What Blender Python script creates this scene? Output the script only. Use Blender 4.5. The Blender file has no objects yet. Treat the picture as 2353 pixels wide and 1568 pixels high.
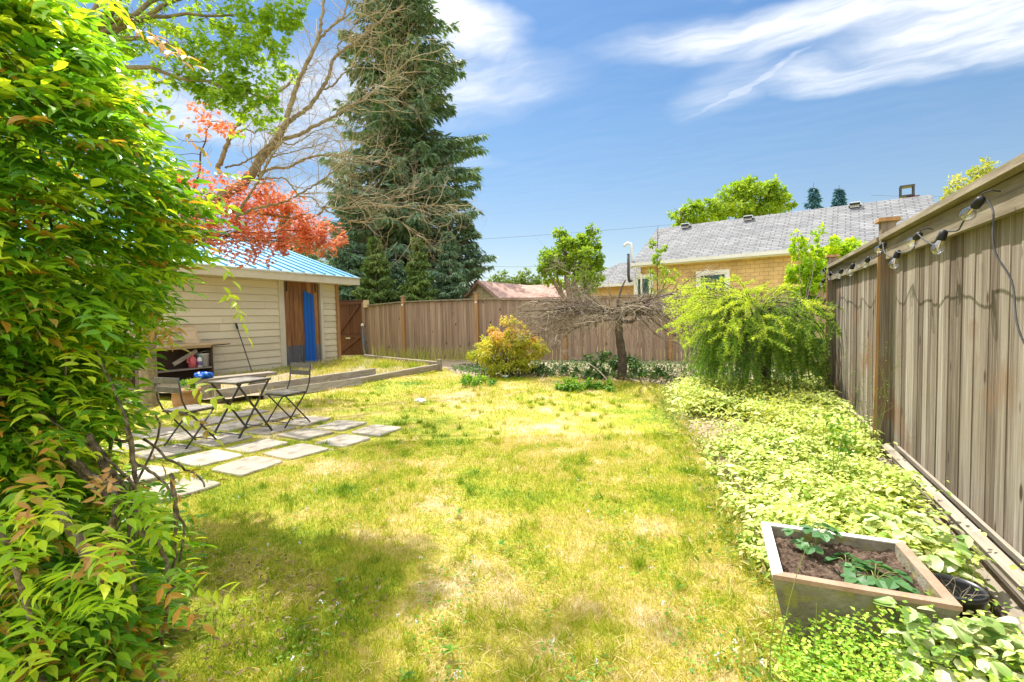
import bpy, math, random
import numpy as np
from mathutils import Vector, Matrix

random.seed(7)
rng = np.random.default_rng(7)
rad = math.radians
S = bpy.context.scene

# ------------------------------------------------------------------ camera, world, sun, exposure
EYE = 1.22
FPX = 1417 * .78433
_y, _p, _r = rad(25.83), rad(2.77), rad(-1.27)
F_ = np.array([-math.sin(_y) * math.cos(_p), math.cos(_y) * math.cos(_p), -math.sin(_p)])
R0 = np.array([math.cos(_y), math.sin(_y), 0.])
U0 = np.cross(R0, F_)
R_ = math.cos(_r) * R0 + math.sin(_r) * U0
U_ = -math.sin(_r) * R0 + math.cos(_r) * U0
E0 = np.array([0, 0, EYE])
cam_d = bpy.data.cameras.new("camera")
cam = bpy.data.objects.new("camera", cam_d)
S.collection.objects.link(cam)
cam.matrix_world = Matrix(((R_[0], U_[0], -F_[0], 0), (R_[1], U_[1], -F_[1], 0), (R_[2], U_[2], -F_[2], EYE), (0, 0, 0, 1)))
cam_d.sensor_width = 36
cam_d.lens = 17.0
cam_d.clip_start = .05
cam_d.clip_end = 2000
S.camera = cam

SUN = Vector((-.37, .36, .86)).normalized()
sd = bpy.data.lights.new("sun", 'SUN')
sd.energy = 3.9
sd.angle = rad(.6)
sd.color = (1, .95, .86)
so = bpy.data.objects.new("sun", sd)
S.collection.objects.link(so)
so.rotation_euler = SUN.to_track_quat('Z', 'Y').to_euler()

W = bpy.data.worlds.new("World")
S.world = W
W.use_nodes = True
wn, wl = W.node_tree.nodes, W.node_tree.links
wn.clear()


def N(nodes, t, **k):
    n = nodes.new(t)
    for a, b in k.items():
        setattr(n, a, b)
    return n


def math_(nodes, links, op, a, b=None, clamp=False):
    m = nodes.new('ShaderNodeMath')
    m.operation = op
    m.use_clamp = clamp
    for i, v in enumerate((a, b)):
        if v is None:
            continue
        if isinstance(v, (int, float)):
            m.inputs[i].default_value = v
        else:
            links.new(v, m.inputs[i])
    return m.outputs[0]


sky = N(wn, 'ShaderNodeTexSky', sky_type='NISHITA', sun_disc=False)
sky.sun_elevation = math.asin(SUN.z)
sky.sun_rotation = math.atan2(SUN.x, SUN.y)
sky.air_density = 1.0
sky.dust_density = .25
sky.ozone_density = 2.6
tc = N(wn, 'ShaderNodeTexCoord')
sep = N(wn, 'ShaderNodeSeparateXYZ')
wl.new(tc.outputs['Generated'], sep.inputs[0])
zc = math_(wn, wl, 'MAXIMUM', sep.outputs[2], .06)
px_ = math_(wn, wl, 'DIVIDE', sep.outputs[0], zc)
py_ = math_(wn, wl, 'DIVIDE', sep.outputs[1], zc)
cmb = N(wn, 'ShaderNodeCombineXYZ')
wl.new(px_, cmb.inputs[0])
wl.new(py_, cmb.inputs[1])
# domain warp gives the wisps their curls
nw = N(wn, 'ShaderNodeTexNoise')
nw.inputs['Scale'].default_value = 2.2
nw.inputs['Detail'].default_value = 4
wl.new(cmb.outputs[0], nw.inputs['Vector'])
vs = N(wn, 'ShaderNodeVectorMath', operation='SUBTRACT')
wl.new(nw.outputs['Color'], vs.inputs[0])
vs.inputs[1].default_value = (.5, .5, .5)
vm = N(wn, 'ShaderNodeVectorMath', operation='SCALE')
wl.new(vs.outputs[0], vm.inputs[0])
vm.inputs['Scale'].default_value = .38
va = N(wn, 'ShaderNodeVectorMath', operation='ADD')
wl.new(cmb.outputs[0], va.inputs[0])
wl.new(vm.outputs[0], va.inputs[1])
WP = va.outputs[0]


def cloud(cx, cy, ang, a, b, gain=1.0, soft=.9):
    """soft ellipse on the cloud layer, centre (cx, cy), long axis ang degrees, radii a, b"""
    m1 = N(wn, 'ShaderNodeVectorMath', operation='SUBTRACT')
    wl.new(WP, m1.inputs[0])
    m1.inputs[1].default_value = (cx, cy, 0)
    m2 = N(wn, 'ShaderNodeVectorRotate', rotation_type='Z_AXIS')
    wl.new(m1.outputs[0], m2.inputs['Vector'])
    m2.inputs['Angle'].default_value = -rad(ang)
    m3 = N(wn, 'ShaderNodeVectorMath', operation='MULTIPLY')
    wl.new(m2.outputs[0], m3.inputs[0])
    m3.inputs[1].default_value = (1 / a, 1 / b, 0)
    ln = N(wn, 'ShaderNodeVectorMath', operation='LENGTH')
    wl.new(m3.outputs[0], ln.inputs[0])
    mr = N(wn, 'ShaderNodeMapRange', interpolation_type='SMOOTHSTEP')
    wl.new(ln.outputs['Value'], mr.inputs['Value'])
    mr.inputs['From Min'].default_value = 1.25
    mr.inputs['From Max'].default_value = 1.25 - soft
    mr.inputs['To Min'].default_value = 0
    mr.inputs['To Max'].default_value = gain
    return mr.outputs[0]


masks = [cloud(-.86, 1.50, 68, .34, .19, 1.0, 1.0),
         cloud(.30, 2.03, 10, .85, .20, .95, 1.0), cloud(.85, 2.38, 32, .80, .34, .92, 1.1), cloud(.42, 2.52, 20, .50, .20, .6),
         cloud(-.1, 2.42, -60, .40, .20, .3), cloud(-.03, 2.46, -43, .40, .035, .5),
         cloud(-1.5, 1.7, 20, .9, .45, .62), cloud(-2.4, 1.5, 60, .8, .4, .6), cloud(-3.0, 2.9, 0, .8, .5, .4),
         cloud(-2.0, 2.4, 35, .8, .16, .35),
         cloud(.6, 1.5, 10, 1.2, .3, .9),
         ]
# broad unseen cloud added overhead and behind the photographer for extra fill light
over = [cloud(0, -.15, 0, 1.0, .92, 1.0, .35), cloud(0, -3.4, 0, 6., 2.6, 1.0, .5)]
acc = masks[0]
for m in masks[1:]:
    acc = math_(wn, wl, 'MAXIMUM', acc, m)
# stretched streaks
mp = N(wn, 'ShaderNodeMapping')
mp.inputs['Rotation'].default_value = (0, 0, rad(-38))
mp.inputs['Scale'].default_value = (1.6, 6.5, 1)
wl.new(WP, mp.inputs[0])
n2 = N(wn, 'ShaderNodeTexNoise')
n2.inputs['Scale'].default_value = 1.5
n2.inputs['Detail'].default_value = 9
n2.inputs['Roughness'].default_value = .58
wl.new(mp.outputs[0], n2.inputs['Vector'])
st = N(wn, 'ShaderNodeMapRange')
st.inputs['From Min'].default_value = .24
st.inputs['From Max'].default_value = .76
wl.new(n2.outputs['Fac'], st.inputs['Value'])
n3 = N(wn, 'ShaderNodeTexNoise')
n3.inputs['Scale'].default_value = 3.5
n3.inputs['Detail'].default_value = 8
wl.new(WP, n3.inputs['Vector'])
st2 = math_(wn, wl, 'MULTIPLY', math_(wn, wl, 'ADD', st.outputs[0], .35), math_(wn, wl, 'ADD', n3.outputs['Fac'], .55))
dens = math_(wn, wl, 'MULTIPLY', acc, st2, True)
# thin veil everywhere
veil = math_(wn, wl, 'MULTIPLY', st.outputs[0], .06)
dens = math_(wn, wl, 'MAXIMUM', dens, veil)
hz = N(wn, 'ShaderNodeMapRange')
hz.inputs['From Min'].default_value = .10
hz.inputs['From Max'].default_value = .26
wl.new(sep.outputs[2], hz.inputs['Value'])
dens = math_(wn, wl, 'MULTIPLY', dens, hz.outputs[0], True)
tint = N(wn, 'ShaderNodeMix', data_type='RGBA', blend_type='MULTIPLY')
tint.inputs[0].default_value = 1
tr0 = N(wn, 'ShaderNodeValToRGB')
te = tr0.color_ramp.elements
te[0].position, te[0].color = .10, (.62, .57, .52, 1)
te[1].position, te[1].color = 1.0, (.80, .95, 1.1, 1)
for p0, c0 in ((.34, (.50, .60, .62)), (.52, (.42, .58, .67)), (.70, (.50, .66, .78))):
    e0 = te.new(p0)
    e0.color = (*c0, 1)
wl.new(sep.outputs[2], tr0.inputs[0])
wl.new(tr0.outputs[0], tint.inputs[7])
wl.new(sky.outputs[0], tint.inputs[6])
mx = N(wn, 'ShaderNodeMix', data_type='RGBA')
wl.new(dens, mx.inputs[0])
wl.new(tint.outputs[2], mx.inputs[6])
mx.inputs[7].default_value = (5.0, 5.15, 5.35, 1)
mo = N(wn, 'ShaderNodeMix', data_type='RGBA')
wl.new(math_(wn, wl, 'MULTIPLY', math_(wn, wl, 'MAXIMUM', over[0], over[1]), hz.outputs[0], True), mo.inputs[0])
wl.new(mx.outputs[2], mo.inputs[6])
mo.inputs[7].default_value = (9.6, 9.6, 9.7, 1)  # added fill clouds are set brighter than the visible ones
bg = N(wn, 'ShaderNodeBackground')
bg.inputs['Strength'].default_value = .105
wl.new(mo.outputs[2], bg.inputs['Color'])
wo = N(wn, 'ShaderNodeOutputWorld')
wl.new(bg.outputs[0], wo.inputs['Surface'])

S.view_settings.view_transform = 'Standard'
S.view_settings.look = 'None'
S.view_settings.gamma = 1
S.view_settings.exposure = 1.12
S.render.resolution_x, S.render.resolution_y = 1024, 682
S.render.engine = 'CYCLES'
S.cycles.max_bounces = 8
S.cycles.diffuse_bounces = 4
S.cycles.transparent_max_bounces = 12

# ------------------------------------------------------------------ geometry of the survey


def ray(x, y):
    return F_ + R_ * (x - 1176.5) / FPX - U_ * (y - 784) / FPX


def G(x, y, z=0.):
    r = ray(x, y)
    return r * ((z - EYE) / r[2]) + E0


def PX(x, y, X):
    r = ray(x, y)
    return r * (X / r[0]) + E0


def Dp(x, y, d):
    return ray(x, y) * d + E0


def PL(x, y, off=13.1):          # the line of the back fence
    r = ray(x, y)
    return r * (off / (r[1] - .07 * r[0])) + E0


# ------------------------------------------------------------------ mesh helpers
def unit(v):
    v = np.asarray(v, float)
    return v / (np.linalg.norm(v, axis=-1, keepdims=True) + 1e-12)


class MB:
    def __init__(s):
        s.v, s.f, s.r, s.n = [], [], [], 0

    def add(s, v, f, r=None):
        """v (N,3); f (M,k) int array or list of lists; r scalar or (N,)"""
        v = np.asarray(v, float).reshape(-1, 3)
        if isinstance(f, np.ndarray):
            s.f.append((f.reshape(-1) + s.n, np.full(len(f), f.shape[1])))
        else:
            s.f.append((np.array([i for q in f for i in q]) + s.n, np.array([len(q) for q in f])))
        r = random.random() if r is None else r
        s.r.append(np.full(len(v), r) if np.isscalar(r) else np.asarray(r, float))
        s.v.append(v)
        s.n += len(v)
        return s

    def box(s, c, size, rz=0., r=None, rot=None, taper=None):
        h = np.array(size) / 2
        v = np.array([[x, y, z] for z in (-1, 1) for y in (-1, 1) for x in (-1, 1)], float) * h
        if taper is not None:
            v[4:, :2] *= taper
        if rot is not None:
            v = v @ np.array(rot).T
        elif rz:
            a, b = math.cos(rz), math.sin(rz)
            v = v @ np.array([[a, b, 0], [-b, a, 0], [0, 0, 1]])
        return s.add(v + np.array(c), np.array([[0, 2, 3, 1], [4, 5, 7, 6], [0, 1, 5, 4], [1, 3, 7, 5], [3, 2, 6, 7], [2, 0, 4, 6]]), r)

    def beam(s, a, b, w, h, up=(0, 0, 1), r=None):
        a, b = np.array(a, float), np.array(b, float)
        d = unit(b - a)
        u = np.array(up, float)
        sd_ = np.cross(d, u)
        if np.linalg.norm(sd_) < 1e-3:
            sd_ = np.cross(d, [1, 0, 0])
        sd_ = unit(sd_)
        u = np.cross(sd_, d)
        v = [p + i * sd_ * w / 2 + j * u * h / 2 for p in (a, b) for i, j in ((-1, -1), (1, -1), (1, 1), (-1, 1))]
        return s.add(v, np.array([[3, 2, 1, 0], [4, 5, 6, 7], [0, 1, 5, 4], [1, 2, 6, 5], [2, 3, 7, 6], [3, 0, 4, 7]]), r)

    def tube(s, pts, rr, n=6, r=None, cap=True):
        P = np.asarray(pts, float)
        k = len(P)
        rr = np.full(k, rr) if np.isscalar(rr) else np.asarray(rr, float)
        T = unit(np.gradient(P, axis=0))
        a = np.cross(T[0], [0, 0, 1.])
        if np.linalg.norm(a) < .1:
            a = np.cross(T[0], [1., 0, 0])
        a = unit(a)
        ang = np.arange(n) * 2 * math.pi / n
        V = np.empty((k, n, 3))
        for i in range(k):
            a = unit(a - T[i] * np.dot(a, T[i]))
            b = np.cross(T[i], a)
            V[i] = P[i] + rr[i] * (np.cos(ang)[:, None] * a + np.sin(ang)[:, None] * b)
        i = np.arange(k - 1)[:, None] * n
        j = np.arange(n)[None]
        j2 = (j + 1) % n
        q = np.stack([i + j, i + j2, i + n + j2, i + n + j], -1).reshape(-1, 4)
        s.add(V.reshape(-1, 3), q, r)
        if cap and n > 3:
            base = s.n - k * n
            s.f.append((np.arange(n)[::-1] + base, np.array([n])))
            s.f.append((np.arange(n) + base + (k - 1) * n, np.array([n])))
        return s

    def lathe(s, prof, c=(0, 0, 0), n=20, axis=None, r=None):
        """prof: (radius, height) pairs; axis: direction of height"""
        c = np.array(c, float)
        ax = unit(np.array(axis if axis is not None else (0, 0, 1), float))
        a = np.cross(ax, [0, 1, 0]) if abs(ax[1]) < .9 else np.cross(ax, [1, 0, 0])
        a = unit(a)
        b = np.cross(ax, a)
        ang = np.arange(n) * 2 * math.pi / n
        ring = np.cos(ang)[:, None] * a + np.sin(ang)[:, None] * b
        V = np.concatenate([c + ax * h + ring * q for q, h in prof])
        k = len(prof)
        i = np.arange(k - 1)[:, None] * n
        j = np.arange(n)[None]
        j2 = (j + 1) % n
        q = np.stack([i + j, i + j2, i + n + j2, i + n + j], -1).reshape(-1, 4)
        return s.add(V, q, r)

    def grid(s, P, r=None):
        """P (a,b,3) grid of points"""
        a, b = P.shape[:2]
        i = np.arange(a - 1)[:, None] * b
        j = np.arange(b - 1)[None]
        q = np.stack([i + j, i + j + 1, i + b + j + 1, i + b + j], -1).reshape(-1, 4)
        return s.add(P.reshape(-1, 3), q, r)

    def leaves(s, P, D, Nn, L, Wd, tpl='leaf', r=None, fold=.18):
        """many leaves: base P, direction D, face normal Nn, length L, width Wd (arrays)"""
        P = np.asarray(P, float)
        n = len(P)
        if n == 0:
            return s
        D = unit(D)
        Sd = unit(np.cross(D, Nn))
        Nn = np.cross(Sd, D)
        T = TPL[tpl]
        L = np.broadcast_to(np.asarray(L, float), (n,))[:, None, None]
        Wd = np.broadcast_to(np.asarray(Wd, float), (n,))[:, None, None]
        tv = np.array(T[0])
        V = P[:, None] + D[:, None] * tv[None, :, 0:1] * L + Sd[:, None] * tv[None, :, 1:2] * Wd + Nn[:, None] * (tv[None, :, 2:3] * Wd * fold / .18)
        m = len(tv)
        r = rng.random(n) if r is None else np.broadcast_to(np.asarray(r, float), (n,))
        off = (np.arange(n) * m)[:, None]
        base = s.n
        s.v.append(V.reshape(-1, 3))
        s.r.append(np.repeat(r, m))
        s.n += n * m
        byk = {}
        for fc in T[1]:
            byk.setdefault(len(fc), []).append(fc)
        for k, fs in byk.items():
            q = (np.array(fs).reshape(1, -1) + off).reshape(-1, k) + base
            s.f.append((q.reshape(-1), np.full(len(q), k)))
        return s


TPL = {
    # x along the leaf, y across, z up (folded keel and drooping tip)
    'leaf': ([(0, 0, 0), (.28, .5, .16), (.28, 0, 0), (.28, -.5, .16), (.65, .4, .06), (.65, 0, -.1), (.65, -.4, .06), (1, 0, -.42)],
             [(0, 2, 1), (0, 3, 2), (1, 2, 5, 4), (2, 3, 6, 5), (4, 5, 7), (5, 6, 7)]),
    'leaflet': ([(0, 0, 0), (.14, .30, .10), (.14, -.30, .10), (.36, .5, .14), (.36, -.48, .14), (.60, .42, .06), (.60, -.43, .06), (.82, .19, -.16), (.82, -.2, -.16), (1, 0, -.55), (.14, 0, .0), (.36, 0, -.06), (.60, 0, -.12), (.82, 0, -.26)],
                [(0, 10, 1), (0, 2, 10), (1, 10, 11, 3), (10, 2, 4, 11), (3, 11, 12, 5), (11, 4, 6, 12), (5, 12, 13, 7), (12, 6, 8, 13), (7, 13, 9), (13, 8, 9)]),
    'dia': ([(0, 0, 0), (.45, .5, .1), (1, 0, -.15), (.45, -.5, .1)], [(0, 3, 2, 1)]),
    'needle': ([(0, .5, 0), (0, -.5, 0), (1, 0, -.1)], [(0, 1, 2)]),
    'oval': ([(0, 0, 0), (.22, .4, .1), (.22, -.4, .1), (.6, .5, .05), (.6, -.5, .05), (.88, .25, -.1), (.88, -.25, -.1), (.5, 0, -.08), (1, 0, -.2)],
             [(0, 2, 7), (0, 7, 1), (1, 7, 3), (2, 4, 7), (3, 7, 5), (4, 6, 7), (5, 7, 8), (6, 8, 7)]),
    'star': ([(0, 0, 0), (.35, .12, .05), (.25, .5, 0), (.5, .14, 0), (.75, .42, -.05), (.62, .08, 0), (1, 0, -.1), (.62, -.08, 0), (.75, -.42, -.05), (.5, -.14, 0), (.25, -.5, 0), (.35, -.12, .05)],
             [(0, 1, 2), (1, 3, 2), (3, 4, 5), (5, 6, 7), (7, 8, 9), (9, 10, 11), (11, 10, 0), (0, 11, 9, 7, 5, 3, 1)]),
}


def wloc(o):
    v = np.zeros(3)
    while o is not None:
        v += np.array(o.location)
        o = o.parent
    return v


def build(name, mb, mat, parent=None, loc=None, smooth=False):
    """one mesh object. World-space vertices are moved to the origin of the parent / loc"""
    V = np.concatenate(mb.v)
    r = np.concatenate(mb.r)
    org = wloc(parent) if parent is not None else np.array(loc if loc is not None else (0, 0, 0), float)
    V = V - org
    me = bpy.data.meshes.new(name)
    idx = np.concatenate([a for a, b in mb.f]).astype(np.int32)
    siz = np.concatenate([b for a, b in mb.f]).astype(np.int32)
    me.vertices.add(len(V))
    me.vertices.foreach_set('co', V.astype(np.float32).ravel())
    me.loops.add(len(idx))
    me.loops.foreach_set('vertex_index', idx)
    me.polygons.add(len(siz))
    st_ = np.concatenate([[0], np.cumsum(siz)[:-1]]).astype(np.int32)
    me.polygons.foreach_set('loop_start', st_)
    me.polygons.foreach_set('use_smooth', np.full(len(siz), bool(smooth)))
    at = me.attributes.new('rnd', 'FLOAT', 'POINT')
    at.data.foreach_set('value', r.astype(np.float32))
    me.update(calc_edges=True)
    me.validate()
    me.materials.append(mat)
    o = bpy.data.objects.new(name, me)
    S.collection.objects.link(o)
    if parent is not None:
        o.parent = parent
    else:
        o.location = org
    return o


def tag(o, label=None, cat=None, group=None, kind=None):
    for k, v in (('label', label), ('category', cat), ('group', group), ('kind', kind)):
        if v:
            o[k] = v
    return o


def thing(name, label, cat, loc=(0, 0, 0), group=None):
    o = bpy.data.objects.new(name, None)
    o.empty_display_size = .1
    S.collection.objects.link(o)
    o.location = tuple(float(a) for a in loc)
    return tag(o, label, cat, group)


def dup(root, loc, label, rz=0., group=None):
    r = root.copy()
    S.collection.objects.link(r)
    r.location = tuple(float(a) for a in loc)
    r.rotation_euler = (0, 0, rz)
    r['label'] = label
    if group:
        r['group'] = group

    def kids(src, dst):
        for ch in [c for c in bpy.data.objects if c.parent == src]:
            c = ch.copy()
            S.collection.objects.link(c)
            c.parent = dst
            kids(ch, c)
    kids(root, r)
    return r


# ------------------------------------------------------------------ materials
def mat(name, stops, scale=(1, 1, 1), nscale=4., detail=5., rnd=.35, rough=.8, bump=0., bscale=None, metal=0., spec=.3,
        trans=0., tcol=None, coat=0., second=None, interp='LINEAR', noise_gain=1., knots=None):
    """colour ramp driven by noise (object space) and the per-piece random value; optional translucency for leaves"""
    m = bpy.data.materials.new(name)
    m.use_nodes = True
    n, l = m.node_tree.nodes, m.node_tree.links
    n.clear()
    out = n.new('ShaderNodeOutputMaterial')
    b = n.new('ShaderNodeBsdfPrincipled')
    b.inputs['Roughness'].default_value = rough
    b.inputs['Metallic'].default_value = metal
    b.inputs['Specular IOR Level'].default_value = spec
    b.inputs['Coat Weight'].default_value = coat
    t = n.new('ShaderNodeTexCoord')
    mp_ = n.new('ShaderNodeMapping')
    mp_.inputs['Scale'].default_value = scale
    l.new(t.outputs['Object'], mp_.inputs[0])
    at = n.new('ShaderNodeAttribute')
    at.attribute_name = 'rnd'
    nt = n.new('ShaderNodeTexNoise')
    nt.noise_dimensions = '4D'
    nt.inputs['Scale'].default_value = nscale
    nt.inputs['Detail'].default_value = detail
    nt.inputs['Roughness'].default_value = .6
    l.new(mp_.outputs[0], nt.inputs['Vector'])
    l.new(math_(n, l, 'MULTIPLY', at.outputs['Fac'], 9.), nt.inputs['W'])
    nz = math_(n, l, 'MULTIPLY', math_(n, l, 'SUBTRACT', nt.outputs['Fac'], .5), 2.2 * noise_gain)
    nz = math_(n, l, 'ADD', nz, .5)
    a = math_(n, l, 'MULTIPLY', nz, 1 - rnd)
    fac = math_(n, l, 'ADD', a, math_(n, l, 'MULTIPLY', at.outputs['Fac'], rnd), True)
    cr = n.new('ShaderNodeValToRGB')
    cr.color_ramp.interpolation = interp
    el = cr.color_ramp.elements
    el[0].position, el[0].color = stops[0][0], (*stops[0][1], 1)
    el[1].position, el[1].color = stops[-1][0], (*stops[-1][1], 1)
    for p, c in stops[1:-1]:
        e = el.new(p)
        e.color = (*c, 1)
    l.new(fac, cr.inputs[0])
    col = cr.outputs[0]
    if second:                                     # (scale, threshold, width, colour): patches of another colour
        sc, th, wd, c2 = second
        n2_ = n.new('ShaderNodeTexNoise')
        n2_.inputs['Scale'].default_value = sc
        n2_.inputs['Detail'].default_value = 6
        l.new(t.outputs['Object'], n2_.inputs['Vector'])
        mr = n.new('ShaderNodeMapRange')
        mr.inputs['From Min'].default_value = th
        mr.inputs['From Max'].default_value = th + wd
        l.new(n2_.outputs['Fac'], mr.inputs['Value'])
        mm = n.new('ShaderNodeMix')
        mm.data_type = 'RGBA'
        l.new(mr.outputs[0], mm.inputs[0])
        l.new(col, mm.inputs[6])
        mm.inputs[7].default_value = (*c2, 1)
        col = mm.outputs[2]
    if knots:                                      # (scale xyz, threshold): small dark knots
        mk = n.new('ShaderNodeMapping')
        mk.inputs['Scale'].default_value = knots[0]
        l.new(t.outputs['Object'], mk.inputs[0])
        vk = n.new('ShaderNodeTexVoronoi')
        vk.inputs['Scale'].default_value = 1
        l.new(mk.outputs[0], vk.inputs['Vector'])
        mr = n.new('ShaderNodeMapRange')
        mr.inputs['From Min'].default_value = knots[1]
        mr.inputs['From Max'].default_value = knots[1] * .55
        l.new(vk.outputs['Distance'], mr.inputs['Value'])
        mm = n.new('ShaderNodeMix')
        mm.data_type = 'RGBA'
        l.new(mr.outputs[0], mm.inputs[0])
        l.new(col, mm.inputs[6])
        mm.inputs[7].default_value = (.07, .04, .022, 1)
        col = mm.outputs[2]
    l.new(col, b.inputs['Base Color'])
    if bump:
        bp = n.new('ShaderNodeBump')
        bp.inputs['Strength'].default_value = bump
        bp.inputs['Distance'].default_value = .02
        src_ = nt
        if bscale:
            src_ = n.new('ShaderNodeTexNoise')
            src_.inputs['Scale'].default_value = bscale
            src_.inputs['Detail'].default_value = 6
            l.new(mp_.outputs[0], src_.inputs['Vector'])
        l.new(src_.outputs['Fac'], bp.inputs['Height'])
        l.new(bp.outputs[0], b.inputs['Normal'])
    sh = b.outputs[0]
    if trans:
        tr = n.new('ShaderNodeBsdfTranslucent')
        hs = n.new('ShaderNodeMix')
        hs.data_type = 'RGBA'
        hs.blend_type = 'MULTIPLY'
        hs.inputs[0].default_value = 1
        l.new(col, hs.inputs[6])
        hs.inputs[7].default_value = (*(tcol or (2.0, 1.9, .7)), 1)
        l.new(hs.outputs[2], tr.inputs['Color'])
        ms = n.new('ShaderNodeMixShader')
        ms.inputs[0].default_value = trans
        l.new(b.outputs[0], ms.inputs[1])
        l.new(tr.outputs[0], ms.inputs[2])
        sh = ms.outputs[0]
    l.new(sh, out.inputs[0])
    return m


def flat(name, c, rough=.7, metal=0., spec=.3, bump=0.):
    k = .82
    return mat(name, [(0, tuple(x * k for x in c)), (1, tuple(min(1, x * 1.12) for x in c))], nscale=6, rnd=.3, rough=rough, metal=metal, spec=spec, bump=bump)


M = {}
M['fence_grey'] = mat('weathered_cedar', [(0, (.055, .037, .025)), (.28, (.135, .102, .072)), (.52, (.235, .190, .145)), (.8, (.35, .305, .25)), (1, (.52, .475, .41))],
                      scale=(26, 26, .6), nscale=3.2, detail=9, rnd=.46, rough=.85, bump=.4, noise_gain=1.35, second=(1.9, .58, .14, (.22, .125, .07)), knots=((7, 7, 2.6), .13))
M['fence_back'] = mat('brown_cedar', [(0, (.15, .10, .066)), (.45, (.29, .20, .14)), (1, (.46, .345, .25))],
                      scale=(9, 9, .45), nscale=2.2, detail=7, rnd=.38, rough=.85, bump=.2, knots=((5, 5, 2.2), .13))
M['post_orange'] = mat('cedar_post', [(0, (.22, .11, .04)), (.5, (.36, .20, .085)), (1, (.50, .32, .16))], scale=(10, 10, .6), nscale=2.5, rnd=.3, rough=.8, bump=.2)
M['cap_wood'] = mat('cap_wood', [(0, (.10, .078, .052)), (.5, (.24, .195, .135)), (1, (.42, .36, .27))], scale=(8, .8, 8), nscale=3, detail=8, rnd=.3, rough=.85, bump=.35)
M['grey_plank'] = mat('grey_plank', [(0, (.13, .105, .075)), (.5, (.29, .25, .195)), (1, (.47, .42, .34))], scale=(10, .7, 10), nscale=3, detail=8, rnd=.35, rough=.9, bump=.4)
M['dark_board'] = mat('dark_board', [(0, (.07, .05, .035)), (1, (.20, .15, .11))], scale=(8, .7, 8), nscale=3, rnd=.3, rough=.9, bump=.3)
M['timber'] = mat('garden_timber', [(0, (.13, .10, .075)), (.5, (.29, .24, .18)), (1, (.46, .40, .32))], scale=(6, .8, 6), nscale=3, detail=8, rnd=.3, rough=.9, bump=.4)
M['siding'] = mat('cream_siding', [(0, (.52, .45, .31)), (.5, (.64, .56, .39)), (1, (.72, .64, .46))], scale=(.6, .5, .3), nscale=2, rnd=.5, rough=.7, bump=.0)
M['trim'] = mat('cream_trim', [(0, (.50, .45, .34)), (1, (.66, .60, .47))], nscale=3, rnd=.3, rough=.6)
M['fascia'] = mat('fascia_paint', [(0, (.52, .46, .34)), (1, (.70, .64, .50))], scale=(1, .6, 1), nscale=4, rnd=.3, rough=.6)
M['blue_roof'] = mat('blue_metal_roof', [(0, (.10, .30, .45)), (1, (.17, .42, .58))], nscale=2, rnd=.25, rough=.36, spec=.6, metal=.25)
M['door_wood'] = mat('stained_planks', [(0, (.07, .028, .010)), (.4, (.20, .085, .030)), (.75, (.36, .18, .065)), (1, (.50, .28, .11))], scale=(9, 9, .7), nscale=2.4, detail=7, rnd=.45, rough=.6, bump=.15)
M['door_weather'] = mat('weathered_plank_foot', [(0, (.045, .042, .045)), (.5, (.12, .115, .12)), (1, (.24, .22, .22))], scale=(9, 9, .8), nscale=2.6, rnd=.3, rough=.85, bump=.2)
M['blue_paint'] = mat('blue_paint', [(0, (.006, .085, .38)), (1, (.010, .12, .48))], scale=(6, 6, .6), nscale=2, rnd=.4, rough=.45)
M['gate_wood'] = mat('dark_gate', [(0, (.075, .028, .018)), (1, (.16, .068, .042))], scale=(8, 8, .6), nscale=2, rnd=.4, rough=.7)
M['yellow_shingle'] = mat('yellow_shingles', [(0, (.60, .38, .15)), (1, (.74, .50, .22))], nscale=3, rnd=.6, rough=.8)
M['white_paint'] = mat('white_paint', [(0, (.66, .66, .64)), (1, (.80, .80, .78))], nscale=3, rnd=.3, rough=.5)
M['grey_shingle'] = mat('grey_shingles', [(0, (.20, .205, .215)), (.35, (.34, .34, .345)), (.7, (.42, .42, .42)), (1, (.50, .50, .49))], nscale=9, rnd=.75, rough=.9)
M['red_roof'] = mat('faded_red_shingles', [(0, (.36, .21, .17)), (1, (.52, .35, .29))], nscale=6, rnd=.6, rough=.9)
M['garage_wall'] = mat('cream_boards', [(0, (.55, .44, .25)), (1, (.70, .58, .36))], nscale=3, rnd=.5, rough=.8)
M['glass'] = mat('window_glass', [(0, (.02, .05, .05)), (.5, (.03, .09, .10)), (.8, (.03, .07, .05)), (1, (.13, .09, .03))], nscale=5, rnd=.2, rough=.06, spec=.7)
M['dark_metal'] = mat('dark_metal', [(0, (.025, .022, .022)), (1, (.06, .055, .05))], nscale=8, rnd=.3, rough=.45, spec=.5)
M['slat'] = mat('dark_slats', [(0, (.05, .042, .035)), (.6, (.13, .115, .10)), (1, (.22, .20, .18))], scale=(3, 3, 3), nscale=5, rnd=.4, rough=.6)
M['slat_pale'] = mat('worn_table_slats', [(0, (.12, .10, .08)), (.6, (.28, .25, .21)), (1, (.42, .38, .33))], scale=(3, 3, 3), nscale=5, rnd=.4, rough=.6)
M['brick'] = mat('brick', [(0, (.25, .09, .06)), (1, (.38, .16, .10))], nscale=10, rnd=.4, rough=.9)
M['galv'] = mat('galvanised', [(0, (.45, .45, .45)), (1, (.62, .62, .61))], nscale=6, rnd=.2, rough=.35, metal=.6)
M['slab'] = mat('concrete_slab', [(0, (.24, .21, .165)), (.5, (.38, .335, .27)), (1, (.52, .465, .385))], nscale=7, detail=9, rnd=.3, rough=.9, bump=.25, bscale=60, second=(6, .54, .14, (.22, .19, .14)))
M['concrete'] = mat('mossy_concrete', [(0, (.11, .095, .065)), (.5, (.24, .215, .155)), (1, (.40, .365, .28))], nscale=9, detail=9, rnd=.15, rough=.95, bump=.4, bscale=50, second=(14, .50, .12, (.26, .24, .07)))
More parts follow.
